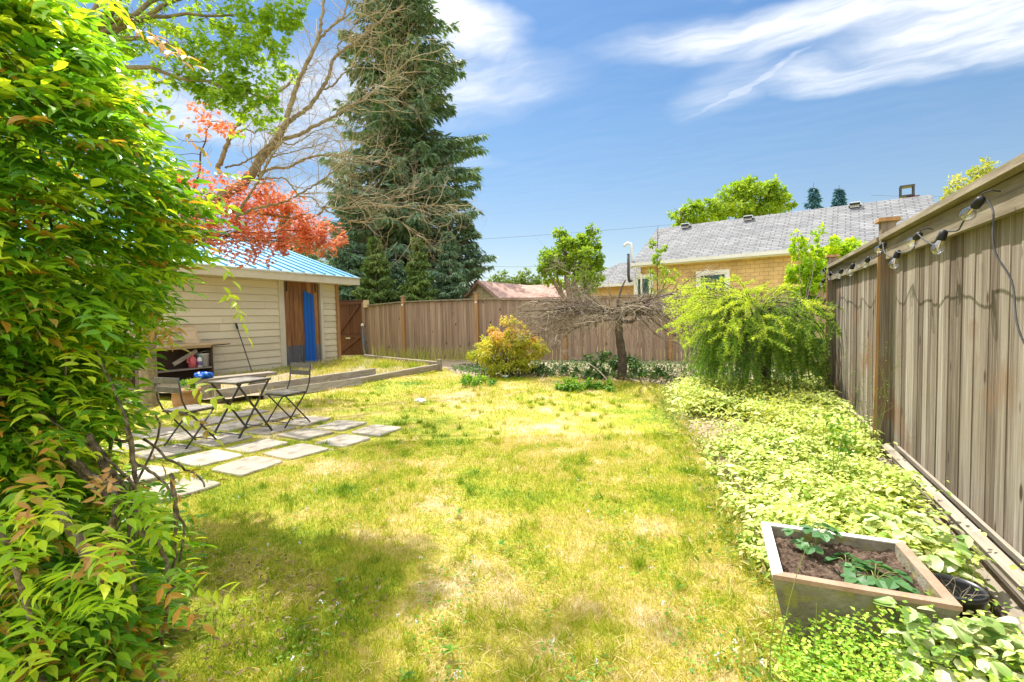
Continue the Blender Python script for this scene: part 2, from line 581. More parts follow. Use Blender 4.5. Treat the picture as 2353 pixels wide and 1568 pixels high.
M['rim_rust'] = mat('reddish_rim', [(0, (.30, .17, .11)), (1, (.47, .32, .23))], nscale=12, rnd=.15, rough=.9, bump=.3, bscale=60)
M['rim_pale'] = mat('pale_rim', [(0, (.50, .48, .45)), (1, (.70, .68, .64))], nscale=12, rnd=.15, rough=.9, bump=.3, bscale=60)
M['soil'] = mat('soil', [(0, (.045, .028, .018)), (.5, (.12, .08, .055)), (1, (.27, .20, .15))], nscale=55, detail=8, rnd=.1, rough=1, bump=.9)
M['soil_dry'] = mat('dry_soil', [(0, (.16, .115, .075)), (.5, (.33, .26, .17)), (1, (.48, .40, .27))], nscale=26, detail=9, rnd=.1, rough=1, bump=.7)
M['litter'] = mat('leaf_litter', [(0, (.09, .06, .03)), (.5, (.26, .19, .09)), (1, (.46, .37, .20))], nscale=8, rnd=.8, rough=.9, trans=.15)
M['terracotta'] = mat('terracotta', [(0, (.32, .15, .07)), (1, (.50, .27, .14))], nscale=8, rnd=.2, rough=.8, bump=.1)
M['black_plastic'] = flat('black_plastic', (.022, .024, .027), .35, spec=.5)
M['black_rubber'] = flat('black_rubber', (.015, .015, .017), .5)
M['white_plastic'] = flat('white_plastic', (.75, .76, .76), .4)
M['pink_plastic'] = flat('pink_plastic', (.62, .13, .15), .4)
M['teal_plastic'] = flat('teal_plastic', (.05, .35, .32), .4)
M['purple_plastic'] = flat('purple_plastic', (.16, .10, .28), .4)
M['blue_plastic'] = flat('blue_plastic', (.01, .12, .55), .35)
M['cabinet'] = mat('dark_cabinet', [(0, (.035, .022, .014)), (1, (.10, .062, .038))], scale=(1, 1, 3), nscale=4, rnd=.4, rough=.75)
M['pale_wood'] = mat('pale_wood', [(0, (.42, .30, .17)), (1, (.66, .52, .34))], scale=(1, 1, 5), nscale=3, rnd=.3, rough=.75)
M['paper'] = flat('paper', (.8, .81, .85), .8)
M['red_paint'] = flat('red_paint', (.45, .05, .02), .6)
M['orange_hose'] = flat('orange_hose', (.72, .38, .03), .5)
M['blue_grey'] = flat('blue_grey', (.16, .18, .26), .6)
M['wire'] = flat('wire', (.06, .06, .065), .6)
M['bark'] = mat('grey_brown_bark', [(0, (.10, .075, .045)), (.5, (.24, .185, .12)), (1, (.42, .35, .25))], scale=(1, 1, 1), nscale=14, detail=8, rnd=.25, rough=.95, bump=.7, second=(11, .58, .08, (.30, .27, .09)))
M['bark_dark'] = mat('dark_bark', [(0, (.04, .028, .02)), (.5, (.11, .08, .06)), (1, (.24, .19, .15))], nscale=18, detail=8, rnd=.25, rough=.95, bump=.8)
M['twig_pale'] = mat('pale_twigs', [(0, (.22, .165, .11)), (1, (.60, .50, .37))], nscale=4, rnd=.6, rough=.9)
M['stem'] = mat('vine_stem', [(0, (.07, .05, .035)), (.5, (.22, .17, .12)), (1, (.46, .38, .29))], nscale=38, detail=8, rnd=.2, rough=.95, bump=1., noise_gain=1.6)
M['twig_brown'] = mat('brown_twigs', [(0, (.13, .095, .07)), (.6, (.34, .28, .21)), (1, (.56, .48, .38))], nscale=4, rnd=.6, rough=.9)
G3 = [(0, (.07, .20, .018)), (.35, (.15, .35, .025)), (.68, (.32, .52, .035)), (.90, (.56, .65, .05)), (.915, (.30, .22, .06)), (.96, (.52, .30, .045)), (1, (.60, .27, .06))]
M['wisteria'] = mat('wisteria_leaf', G3, nscale=5, rnd=.97, rough=.38, spec=.45, trans=.42, tcol=(2.1, 1.9, .7))
M['maple_green'] = mat('green_maple_leaf', [(0, (.13, .26, .03)), (.5, (.24, .40, .04)), (.85, (.40, .54, .05)), (1, (.58, .60, .08))], nscale=3, rnd=.8, rough=.55, trans=.5, tcol=(1.9, 1.7, .6))
M['maple_red'] = mat('red_maple_leaf', [(0, (.24, .11, .13)), (.3, (.47, .18, .15)), (.58, (.76, .29, .15)), (.82, (.86, .40, .16)), (1, (.86, .53, .23))], nscale=.9, detail=3, rnd=.6, rough=.5, trans=.42, tcol=(1.2, 1.0, .7))
M['fir'] = mat('fir_needles', [(0, (.065, .125, .08)), (.5, (.15, .25, .145)), (1, (.32, .42, .20))], nscale=.8, rnd=.6, rough=.6, trans=.15, tcol=(1.5, 1.5, .8))
M['cedar'] = mat('cedar_foliage', [(0, (.08, .15, .04)), (.5, (.16, .25, .06)), (1, (.33, .40, .10))], nscale=.9, rnd=.6, rough=.6, trans=.2, tcol=(1.6, 1.5, .7))
M['blue_spruce'] = mat('blue_spruce', [(0, (.04, .13, .18)), (1, (.10, .27, .33))], nscale=2, rnd=.6, rough=.6)
M['tree_green'] = mat('broadleaf', [(0, (.09, .18, .02)), (.5, (.23, .37, .03)), (1, (.46, .54, .05))], nscale=.9, rnd=.6, rough=.55, trans=.35, tcol=(1.7, 1.6, .6))
M['tree_yellow'] = mat('gold_green_leaf', [(0, (.17, .24, .04)), (.6, (.40, .42, .09)), (1, (.58, .52, .18))], nscale=2, rnd=.6, rough=.55, trans=.3)
M['lime'] = mat('lime_leaf', [(0, (.10, .26, .015)), (.5, (.30, .48, .02)), (1, (.60, .66, .05))], nscale=1.5, rnd=.7, rough=.45, trans=.45, tcol=(1.8, 1.6, .5))
M['ivy'] = mat('ivy_leaf', [(0, (.018, .07, .015)), (1, (.06, .17, .03))], nscale=3, rnd=.8, rough=.35, spec=.5, trans=.2)
M['larch'] = mat('larch_needles', [(0, (.03, .10, .02)), (.4, (.12, .26, .035)), (.75, (.36, .54, .05)), (1, (.60, .70, .08))], nscale=3, rnd=.92, rough=.5, trans=.42, tcol=(1.5, 1.4, .6))
M['gold_shrub'] = mat('spirea_leaf', [(0, (.16, .26, .02)), (.45, (.42, .46, .04)), (.70, (.68, .58, .08)), (.84, (.76, .42, .18)), (1, (.70, .26, .18))], nscale=3, rnd=.9, rough=.5, trans=.35, tcol=(1.5, 1.4, .7))
M['variegated'] = mat('variegated_leaf', [(0, (.10, .25, .02)), (.25, (.26, .42, .05)), (.5, (.60, .66, .16)), (.75, (.80, .80, .36)), (1, (.88, .86, .58))], nscale=26, detail=2, rnd=.5, noise_gain=1.4, rough=.5, trans=.3, tcol=(1.2, 1.2, .7))
M['bicolour'] = mat('cream_edged_leaf', [(0, (.12, .26, .05)), (.45, (.30, .42, .12)), (.6, (.62, .66, .38)), (1, (.74, .75, .52))], nscale=14, detail=1, rnd=.4, rough=.4, trans=.3, tcol=(1.2, 1.2, .8))
M['clover'] = mat('clover_leaf', [(0, (.05, .17, .015)), (.6, (.16, .32, .03)), (1, (.34, .44, .06))], nscale=5, rnd=.85, rough=.5, trans=.35)
M['clover_lime'] = mat('lime_clover', [(0, (.10, .26, .02)), (.45, (.28, .46, .04)), (1, (.62, .68, .14))], nscale=5, rnd=.85, rough=.5, trans=.35)
M['edge_weed'] = mat('dry_edge_weed', [(0, (.08, .17, .02)), (.4, (.26, .34, .05)), (.7, (.48, .42, .14)), (1, (.55, .44, .24))], nscale=3, rnd=.8, rough=.7, trans=.2)
M['strawberry'] = mat('strawberry_leaf', [(0, (.03, .12, .03)), (1, (.12, .26, .09))], nscale=12, rnd=.6, rough=.45, trans=.25)
M['shade_plant'] = mat('dark_perennial', [(0, (.025, .075, .02)), (1, (.10, .19, .045))], nscale=4, rnd=.7, rough=.5, trans=.25)
M['weed'] = mat('weed_stem', [(0, (.14, .22, .03)), (1, (.38, .40, .14))], nscale=4, rnd=.8, rough=.6, trans=.2)


def lawn_mat(name, blade):
    """dry straw and yellow-green in patches over the ground, the same pattern for soil sheet and blades"""
    m = bpy.data.materials.new(name)
    m.use_nodes = True
    n, l = m.node_tree.nodes, m.node_tree.links
    n.clear()
    out = n.new('ShaderNodeOutputMaterial')
    b = n.new('ShaderNodeBsdfPrincipled')
    b.inputs['Roughness'].default_value = .7
    b.inputs['Specular IOR Level'].default_value = .25
    t = n.new('ShaderNodeTexCoord')
    fl = n.new('ShaderNodeMapping')
    fl.inputs['Scale'].default_value = (1, 1, 0)
    l.new(t.outputs['Object'], fl.inputs[0])

    def noise(sc, det, off=0., ro=.55):
        q = n.new('ShaderNodeTexNoise')
        q.inputs['Scale'].default_value = sc
        q.inputs['Detail'].default_value = det
        q.inputs['Roughness'].default_value = ro
        a = n.new('ShaderNodeVectorMath')
        a.operation = 'ADD'
        l.new(fl.outputs[0], a.inputs[0])
        a.inputs[1].default_value = (off, off * 1.7, 0)
        l.new(a.outputs[0], q.inputs['Vector'])
        return q.outputs['Fac']
    at = n.new('ShaderNodeAttribute')
    at.attribute_name = 'rnd'
    big = noise(.55, 4, 3.3)
    mid = noise(2.6, 5, 11.)
    fine = noise(16, 5, 5.)
    x = math_(n, l, 'ADD', math_(n, l, 'MULTIPLY', math_(n, l, 'SUBTRACT', big, .5), 1.7), math_(n, l, 'MULTIPLY', math_(n, l, 'SUBTRACT', mid, .5), 1.5))
    x = math_(n, l, 'ADD', x, math_(n, l, 'MULTIPLY', math_(n, l, 'SUBTRACT', fine, .5), .7))
    x = math_(n, l, 'ADD', x, .49)
    if blade:
        x = math_(n, l, 'ADD', x, math_(n, l, 'MULTIPLY', math_(n, l, 'SUBTRACT', at.outputs['Fac'], .5), .62), True)
    else:
        x = math_(n, l, 'ADD', x, .12, True)
    cr = n.new('ShaderNodeValToRGB')
    el = cr.color_ramp.elements
    st_ = [(0, (.13, .25, .012)), (.25, (.29, .39, .014)), (.48, (.49, .50, .03)), (.66, (.60, .51, .09)), (.84, (.72, .57, .23)), (1, (.82, .69, .42))]
    if not blade:
        st_ = [(p, tuple(c * .72 for c in q)) for p, q in st_]
    el[0].position, el[0].color = st_[0][0], (*st_[0][1], 1)
    el[1].position, el[1].color = st_[-1][0], (*st_[-1][1], 1)
    for p, c in st_[1:-1]:
        e = el.new(p)
        e.color = (*c, 1)
    l.new(x, cr.inputs[0])
    l.new(cr.outputs[0], b.inputs['Base Color'])
    sh = b.outputs[0]
    if blade:
        tr = n.new('ShaderNodeBsdfTranslucent')
        l.new(cr.outputs[0], tr.inputs['Color'])
        ms = n.new('ShaderNodeMixShader')
        ms.inputs[0].default_value = .4
        l.new(sh, ms.inputs[1])
        l.new(tr.outputs[0], ms.inputs[2])
        sh = ms.outputs[0]
    else:
        bp = n.new('ShaderNodeBump')
        bp.inputs['Strength'].default_value = .8
        bp.inputs['Distance'].default_value = .03
        l.new(noise(60, 8, 1.), bp.inputs['Height'])
        l.new(bp.outputs[0], b.inputs['Normal'])
    l.new(sh, out.inputs[0])
    return m


M['lawn'] = lawn_mat('lawn_ground', False)
M['blade'] = lawn_mat('grass_blades', True)

exec_parts = True
# ------------------------------------------------------------------ ground
XF = 1.07                                            # face of the right-hand fence


def brickmat(name, c1, c2, mortar, w, h, plane='XZ', ms=.01, rough=.85, slope=1., bump=.4, bias=0., off=.5):
    m = bpy.data.materials.new(name)
    m.use_nodes = True
    n, l = m.node_tree.nodes, m.node_tree.links
    b = n['Principled BSDF']
    b.inputs['Roughness'].default_value = rough
    b.inputs['Specular IOR Level'].default_value = .25
    t = n.new('ShaderNodeTexCoord')
    sp = n.new('ShaderNodeSeparateXYZ')
    l.new(t.outputs['Object'], sp.inputs[0])
    cb = n.new('ShaderNodeCombineXYZ')
    o = {'X': 0, 'Y': 1, 'Z': 2}
    l.new(sp.outputs[o[plane[0]]], cb.inputs[0])
    l.new(math_(n, l, 'MULTIPLY', sp.outputs[o[plane[1]]], slope), cb.inputs[1])
    br = n.new('ShaderNodeTexBrick')
    l.new(cb.outputs[0], br.inputs['Vector'])
    br.offset = off
    br.inputs['Color1'].default_value = (*c1, 1)
    br.inputs['Color2'].default_value = (*c2, 1)
    br.inputs['Mortar'].default_value = (*mortar, 1)
    br.inputs['Scale'].default_value = 1
    br.inputs['Mortar Size'].default_value = ms
    br.inputs['Mortar Smooth'].default_value = .2
    br.inputs['Bias'].default_value = bias
    br.inputs['Brick Width'].default_value = w
    br.inputs['Row Height'].default_value = h
    nz = n.new('ShaderNodeTexNoise')
    nz.inputs['Scale'].default_value = 2.3
    nz.inputs['Detail'].default_value = 8
    l.new(t.outputs['Object'], nz.inputs['Vector'])
    mm = n.new('ShaderNodeMix')
    mm.data_type = 'RGBA'
    mm.blend_type = 'MULTIPLY'
    mm.inputs[0].default_value = 1
    l.new(br.outputs['Color'], mm.inputs[6])
    rr = n.new('ShaderNodeMapRange')
    rr.inputs['From Min'].default_value = .3
    rr.inputs['From Max'].default_value = .7
    rr.inputs['To Min'].default_value = .78
    rr.inputs['To Max'].default_value = 1.12
    l.new(nz.outputs['Fac'], rr.inputs['Value'])
    l.new(rr.outputs[0], mm.inputs[7])
    l.new(mm.outputs[2], b.inputs['Base Color'])
    bp = n.new('ShaderNodeBump')
    bp.inputs['Strength'].default_value = bump
    bp.inputs['Distance'].default_value = .02
    bp.invert = True
    l.new(br.outputs['Fac'], bp.inputs['Height'])
    l.new(bp.outputs[0], b.inputs['Normal'])
    return m


M['house_shingle'] = brickmat('ochre_shingle_wall', (.56, .38, .17), (.64, .45, .21), (.30, .19, .08), .28, .135, ms=.006)
M['roof_shingle'] = brickmat('grey_roof_shingles', (.175, .18, .19), (.255, .258, .262), (.10, .10, .11), .36, .15, 'XY', ms=.018, slope=1.15, bump=.6, off=.37)
M['red_shingle'] = brickmat('red_roof_shingles', (.42, .26, .21), (.50, .33, .27), (.25, .14, .11), .35, .16, 'XY', ms=.010, slope=1.2)
M['garage_boards'] = brickmat('garage_boards', (.60, .47, .25), (.68, .55, .32), (.38, .28, .14), 9, .14, 'YZ', ms=.007)

g = MB()
nx = 90
xs = np.concatenate([np.linspace(-400, -14, 12), np.linspace(-13.5, 3, 70), np.linspace(4, 400, 12)])
ys_ = np.concatenate([np.linspace(-300, -1.5, 8), np.linspace(-1.2, 15, 70), np.linspace(16, 600, 14)])
XX, YY = np.meshgrid(xs, ys_, indexing='ij')


def gz(x, y):
    x, y = np.asarray(x, float), np.asarray(y, float)
    near = np.exp(-((x + 2.5) / 8) ** 4 - ((y - 5) / 9) ** 4)
    return near * (.018 * np.sin(x * 1.3 + y * .7) + .014 * np.sin(y * 2.1 - x * .6) + .008 * np.sin(x * 4.1 + 1) * np.sin(y * 3.7)) - .02


g.grid(np.stack([XX, YY, gz(XX, YY)], -1), r=.5)
tag(build('lawn', g, M['lawn'], smooth=True), kind='structure')

# bare soil of the right-hand border and the shaded back border (sheets a little above the lawn)


def sheet(name, poly, z, m, div=26, amp=.02):
    """patch with a natural outline: fan-free grid clipped to polygon by lerp between two edges"""
    (l0, r0) = poly
    L = np.array(l0, float)
    Rr = np.array(r0, float)
    t = np.linspace(0, 1, div)

    def along(Q):
        d = np.linspace(0, 1, len(Q))
        return np.stack([np.interp(t, d, Q[:, 0]), np.interp(t, d, Q[:, 1])], -1)
    A, B = along(L), along(Rr)
    u = np.linspace(0, 1, 14)
    P = A[:, None] * (1 - u[None, :, None]) + B[:, None] * u[None, :, None]
    zz = gz(P[..., 0], P[..., 1]) + z + amp * np.sin(P[..., 0] * 5 + P[..., 1] * 3) * np.sin(P[..., 1] * 4.3)
    zz[:, 0] -= z + .03
    mb = MB().grid(np.concatenate([P, zz[..., None]], -1), r=.5)
    return tag(build(name, mb, m, smooth=True), kind='structure')


BEDL = [(.40, -.6), (.22, .9), (.17, 1.79), (.12, 2.14), (-.03, 2.87), (-.16, 3.6), (-.26, 4.1), (-.60, 5.2), (-.80, 6.0), (-1.0, 7.0), (-1.2, 8.2)]
BEDR = [(1.12, -.6), (1.12, 1), (1.12, 2.), (1.12, 2.6), (1.12, 3.3), (1.12, 4), (1.12, 4.8), (1.12, 6), (1.12, 7.4), (1.12, 8.3), (1.12, 8.6)]
sheet('border_soil', (BEDL, BEDR), .03, M['soil_dry'])
BACKL = [(-6.9, 10.2), (-6.0, 9.3), (-4.9, 8.6), (-3.7, 8.9), (-2.6, 8.9), (-1.6, 8.9), (-.9, 8.3), (1.12, 8.4)]
BACKR = [(-8.5, 12.4), (-6.5, 12.7), (-5, 12.8), (-4, 12.85), (-2.6, 12.95), (-1.5, 13.), (0, 13.1), (1.12, 13.2)]
sheet('back_border_soil', (BACKL, BACKR), .025, M['soil_dry'])

# ------------------------------------------------------------------ paving slabs
slab_xy = []
GXc = [-3.83, -4.39, -4.95, -5.52, -6.10]
GYc = [2.13, 2.66, 3.2, 3.76, 4.28]
slab_lab = {
    (0, 0): 'stone paving slab nearest the camera, half under the leafy hedge tips', (0, 1): 'large clean paving slab at the front edge of the lawn, second from the hedge',
    (0, 2): 'paving slab on the lawn edge in the middle of the outer row', (0, 3): 'paving slab on the lawn edge, second from the far right corner',
    (0, 4): 'rightmost paving slab, the far corner slab lying deepest in the lawn', (1, 0): 'paving slab behind the nearest one, partly covered by hedge leaves',
    (1, 1): 'brownish paving slab behind the large clean front slab', (1, 2): 'paving slab in the second row crossed by thin branch shadows',
    (1, 3): 'paving slab in the second row beside the right folding chair', (1, 4): 'paving slab at the far end of the second row, behind the rightmost slab',
    (2, 1): 'paving slab in front of the table, beside the left chair', (2, 2): 'paving slab under the front edge of the bistro table, striped by its shadow',
    (2, 3): 'paving slab under the right folding chair', (2, 4): 'paving slab just behind the right folding chair',
    (3, 1): 'paving slab behind the left folding chair, by the hedge', (3, 2): 'paving slab under the left folding chair', (3, 3): 'paving slab under the back edge of the bistro table',
    (3, 4): 'paving slab between the table and the grey planks', (4, 2): 'paving slab behind the left chair near the terracotta pot',
    (4, 3): 'paving slab beside the terracotta pot', (4, 4): 'innermost paving slab below the grey planks'}
slab_objs = []
for (i, j), lb in slab_lab.items():
    cx, cy_ = GXc[i] + random.uniform(-.02, .02), GYc[j] + random.uniform(-.02, .02)
    w, h, rz = .435 + random.uniform(-.025, .025), .435 + random.uniform(-.025, .025), random.uniform(-.08, .08)
    slab_xy.append((cx, cy_, rz, w, h))
    k = 7
    # bevelled slab with slightly chipped outline
    o = []
    for s_ in range(4):
        for q in range(k):
            t = -1 + 2 * q / k
            p = [(t, -1), (1, t), (-t, 1), (-1, -t)][s_]
            jt = 1 - abs(rng.normal()) * .022 - (random.uniform(.02, .09) if q == 0 else 0)
            o.append((p[0] * w / 2 * jt, p[1] * h / 2 * jt))
    o = np.array(o)
    c_, s2 = math.cos(rz), math.sin(rz)
    mb = MB()
    nn = len(o)
    tilt = (random.uniform(-.02, .02), random.uniform(-.02, .02))
    V = []
    for sc, z in ((1., -.05), (1., .008), (.975, .016)):
        for x, y in o * sc:
            V.append((x * c_ - y * s2, x * s2 + y * c_, z + tilt[0] * x + tilt[1] * y))
    f = [[a * nn + q, a * nn + (q + 1) % nn, (a + 1) * nn + (q + 1) % nn, (a + 1) * nn + q] for a in range(2) for q in range(nn)] + [[2 * nn + q for q in range(nn)]]
    mb.add(np.array(V) + (cx, cy_, float(gz(cx, cy_)) + .004), f, random.random())
    ob = build('paving_slab', mb, M['slab'], loc=(cx, cy_, 0))
    tag(ob, lb, 'paving slab', 'paving slabs set in the lawn')

# ------------------------------------------------------------------ right-hand fence
rf = thing('wooden_fence', 'tall grey weathered board fence with capped top running along the right side', 'fence', (XF, 4, 0))
postY = [-.2, 2.36, 4.93, 7.72]


def board_run(mb, a, b, z0, z1, nrm, th=.018, w=.092, zt=None):
    """vertical boards along a->b; alternate boards stand proud, each slightly irregular"""
    a, b = np.array(a, float), np.array(b, float)
    L = np.linalg.norm(b - a)
    d = (b - a) / L
    n_ = np.array(nrm, float)
    ang = math.atan2(d[1], d[0])
    x = 0
    k = 0
    while x < L - .02:
        ww = min(w * random.uniform(.86, 1.12), L - x)
        off = (.004 if k % 2 else 0.) + random.uniform(-.003, .003)
        c = a + d * (x + ww / 2) - n_ * (off + th / 2) if nrm is not None else a
        zz = z1 if zt is None else zt((x + ww / 2) / L)
        mb.box((c[0], c[1], (z0 + zz) / 2), (ww - random.uniform(.002, .010), th, zz - z0 - random.uniform(0, .004)), rz=ang + random.uniform(-.012, .012))
        x += ww
        k += 1


for i in range(3):
    y0, y1 = postY[i] + .06, postY[i + 1] - .05
    mb = MB()
    board_run(mb, (XF, y0), (XF, y1), .0, 1.69, (-1, 0))
    build('panel', mb, M['fence_grey'], rf)
    mb = MB()
    mb.box((XF - .035, (y0 + y1) / 2, 1.665), (.032, y1 - y0, .085))
    build('rail', mb, M['cap_wood'], rf)
    mb = MB()
    mb.box((XF - .02, (y0 + y1) / 2, 1.80), (.15, y1 - y0 + (.0 if i < 2 else .05), .038), r=.7)
    mb.box((XF - .012, (y0 + y1) / 2, 1.742), (.06, y1 - y0, .06), r=.1)
    build('cap', mb, M['cap_wood'], rf)
for y in postY[1:]:
    lean = -.012
    mb = MB()
    mb.beam((XF - .045, y, -.1), (XF - .03, y, 1.93), .095, .095, up=(0, 1, 0), r=.4)
    pz = build('post', mb, M['fence_grey'], rf)
    build('post_sunlit_face', MB().beam((XF - .098, y - .030, .0), (XF - .083, y - .030, 1.72), .03, .02, up=(0, 1, 0), r=.6), M['post_orange'], pz)  # orange board puts the post's sunlit yard side into colour
    mb = MB().box((XF - .03, y, 1.945), (.15, .15, .03), taper=.92, r=.3)
    build('post_cap', mb, M['post_orange'], pz)
# kick boards leaning at the foot of the fence
for nm, lb, a, b, w, h, m in (
        ('loose_board', 'long pale weathered board lying against the foot of the grey fence, uppermost of three', (XF - .07, 1.2, .10), (XF - .065, 4.72, .125), .050, .05, 'grey_plank'),
        ('loose_board', 'long mossy weathered board on the lower ledge along the fence foot', (XF - .155, 1.1, .035), (XF - .135, 4.50, .07), .05, .035, 'grey_plank'),
        ('loose_board', 'broken grey board end lying at the fence foot beyond the middle post', (XF - .08, 5.1, .09), (XF - .08, 7.45, .10), .07, .035, 'grey_plank'),
        ('retaining_board', 'dark brown retaining board standing on edge below the pale boards', (XF - .185, 1.1, -.02), (XF - .175, 4.1, -.01), .022, .13, 'dark_board')):
    mb = MB()
    mb.beam(a, b, w, h, up=(-.35, 0, .94) if nm == 'loose_board' else (0, 0, 1))
    if nm == 'loose_board':
        mb.beam(np.array(a) + (.055, 0, .028), np.array(b) + (.06, -.1, .02), w * .35, h * .7, up=(-.2, 0, 1))
    tag(build(nm, mb, M[m], loc=a), lb, 'board')

# ------------------------------------------------------------------ back fence
bf = thing('wooden_fence', 'brown vertical board fence with taller posts closing the back of the yard', 'fence', (-4.5, 12.8, 0))


def by(x):
    return 13.1 + .07 * x


bpx = [PL(840, 760)[0], PL(930, 760)[0], PL(1098, 760)[0], PL(1300, 760)[0], PL(1541, 760)[0], PL(1758, 680)[0], 3.6]
ztop = [1.72, 1.80, 1.80, 1.74, 1.73, 1.78, 1.84]
for i in range(6):
    xa, xb = bpx[i] + .05, bpx[i + 1] - .05
    mb = MB()
    za, zb = (ztop[i] + .0, ztop[i + 1] - .0)
    board_run(mb, (xa, by(xa)), (xb, by(xb)), -.05, 1.7, (.07, -1), w=.10, zt=lambda t, za=za, zb=zb: za * (1 - t) + zb * t - .03)
    build('panel', mb, M['fence_back'], bf)
    mb = MB()
    mb.beam((xa, by(xa) - .01, za), (xb, by(xb) - .01, zb), .13, .035, r=.5)
    build('cap', mb, M['cap_wood'], bf)
post_h = [1.83, 1.95, 1.98, 1.74, 1.74, 1.93]
for i in range(1, 6):
    x = bpx[i]
    mb = MB().box((x, by(x) - .03, post_h[i] / 2), (.10, .10, post_h[i]), r=.3 + .1 * (i % 3))
    pz = build('post', mb, M['post_orange'], bf)
    if i in (1, 2):
        build('post_cap', MB().box((x, by(x) - .03, post_h[i] + .015), (.15, .15, .03)), M['cap_wood'], pz)
        build('label_tag', MB().box((x, by(x) - .086, 1.70), (.06, .006, .045)), M['white_plastic'], pz)
# gate
gt = thing('garden_gate', 'dark red-brown boarded gate with diagonal brace between shed and back fence', 'gate', (-11.9, 12.3, 0))
ga, gb = PL(779, 760)[0], PL(834, 760)[0]
mb = MB()
board_run(mb, (ga - .2, by(ga - .2)), (gb, by(gb)), .08, 1.92, (.07, -1), w=.13)
build('gate_board', mb, M['gate_wood'], gt)
for z in (.72, 1.82):
    build('rail', MB().beam((ga - .2, by(ga) - .045, z), (gb, by(gb) - .045, z), .03, .09), M['gate_wood'], gt)
build('brace', MB().beam((ga, by(ga) - .05, .78), (gb - .1, by(gb) - .05, 1.75), .02, .08), M['gate_wood'], gt)
build('brace', MB().beam((ga, by(ga) - .05, .12), (gb - .1, by(gb) - .05, .7), .02, .08), M['gate_wood'], gt)
build('latch', MB().box(((ga + gb) / 2 - .1, by(gb) - .07, .66), (.2, .02, .06)), M['galv'], gt)
x = bpx[0]
gp = thing('gate_post', 'square wooden gate post with pale top where the back fence meets the gate', 'post', (x, by(x), 0))
build('post', MB().box((x, by(x) - .02, .92), (.12, .12, 1.84)), M['fence_back'], gp)
build('post_cap', MB().box((x + .1, by(x) - .04, 1.78), (.16, .1, .24)), M['pale_wood'], gp)
mb = MB().lathe([(.0, 0), (.05, .02), (.045, .6), (.025, 1.0), (.022, 1.02)], (x + .07, by(x) - .16, .05), 10, axis=(-.05, 0, 1))
pr = build('closed_parasol', mb, M['blue_grey'], loc=(x + .07, by(x) - .16, 0), smooth=True)
tag(pr, 'blue-grey folded parasol standing against the gate post', 'parasol')
build('ferrule', MB().lathe([(.0, .0), (.05, .01), (.05, .06), (.0, .1)], (x + .02, by(x) - .16, 1.05), 10), M['white_plastic'], pr)

# ------------------------------------------------------------------ shed with the blue metal roof
XS = -10.7


def sy(px, py=750):
    return float(PX(px, py, XS)[1])


sh = thing('garden_shed', 'cream lap-sided garden shed with blue ribbed metal roof and brown plank door', 'shed', (XS, 7, 0))
yR, yL = sy(772), 3.0
dT0, dT1, dP1, dT2 = sy(641), sy(652), sy(733), sy(741)
ZB, ZE = .03, 2.33
for (a, b) in ((yL, dT0), (dT2, yR)):
    mb = MB()
    nc = 14
    ch = (ZE + .1 - ZB) / nc
    for k in range(nc):
        z = ZB + k * ch + .007
        y = a
        cuts = [a, b] if b - a < 2 else [a, a + random.uniform(.8, 2.6), b - random.uniform(.3, 2.4), b]
        for q in range(len(cuts) - 1):
            u, v = cuts[q] + .0015, cuts[q + 1] - .0015
            V = [(XS, u, z), (XS + .024, u, z), (XS + .006, u, z + ch - .007), (XS, u, z + ch - .007), (XS, v, z), (XS + .024, v, z), (XS + .006, v, z + ch - .007), (XS, v, z + ch - .007)]
            mb.add(V, np.array([[0, 1, 2, 3], [4, 7, 6, 5], [1, 5, 6, 2], [0, 4, 5, 1], [3, 2, 6, 7]]), random.random())
    build('siding', mb, M['siding'], sh)
mb = MB()
XB = -15.4
mb.box((XS - .05, (yL + yR) / 2, 1.2), (.08, yR - yL, 2.4), r=.4)
mb.box(((XS + XB) / 2, yR - .05, 1.2), (XS - XB - .2, .08, 2.4), r=.5)
mb.box(((XS + XB) / 2, yL + .05, 1.2), (XS - XB - .2, .08, 2.4), r=.5)
mb.box((XB, (yL + yR) / 2, 1.2), (.08, yR - yL, 2.4), r=.5)
build('wall', mb, M['siding'], sh)
build('door_trim', MB().box((XS + .03, (dT0 + dT1) / 2, 1.2), (.06, dT1 - dT0, 2.36), r=.3), M['trim'], sh)
build('door_trim', MB().box((XS + .03, (dP1 + dT2) / 2 + .02, 1.2), (.06, dT2 - dP1 - .04, 2.36), r=.6), M['trim'], sh)
build('corner_post', MB().box((XS + .02, yR + .04, 1.17), (.11, .09, 2.3)), M['post_orange'], sh)
build('red_strip', MB().box((XS + .0, yR + .12, .95), (.04, .05, 1.5)), M['red_paint'], sh)
# door: stained planks with a weathered grey foot and a blue painted stripe
zw = float(PX(674, 796, XS)[2])
bs = [PX(*q, XS + .045) for q in (((400 + a / 3.136) * .78433, (600 + b / 3.136) * .78433) for a, b in ((1530, 790), (1622, 832), (1652, 1467), (1560, 1482)))]
door = thing('door', None, None, (0, 0, 0))
door.parent = sh
door.location = (0, 0, 0)
del door
mbU, mbL = MB(), MB()
y = dT1 + .012
while y < dP1 - .03:
    w = min(random.uniform(.11, .16), dP1 - y)
    mbU.box((XS + .012 + random.uniform(0, .008), y + w / 2, (zw + ZE) / 2), (.03, w - .006, ZE - zw))
    mbL.box((XS + .013 + random.uniform(0, .008), y + w / 2, (ZB + zw) / 2 + random.uniform(-.0, .02)), (.03, w - .006, zw - ZB + random.uniform(-.01, .03)))
    y += w
e = [c for c in bpy.data.objects if c.name.startswith('door') and c.type == 'EMPTY']
for c in e:
    bpy.data.objects.remove(c)
dr = build('door', mbU, M['door_wood'], sh)
build('weathered_foot', mbL, M['door_weather'], dr)
mb = MB()
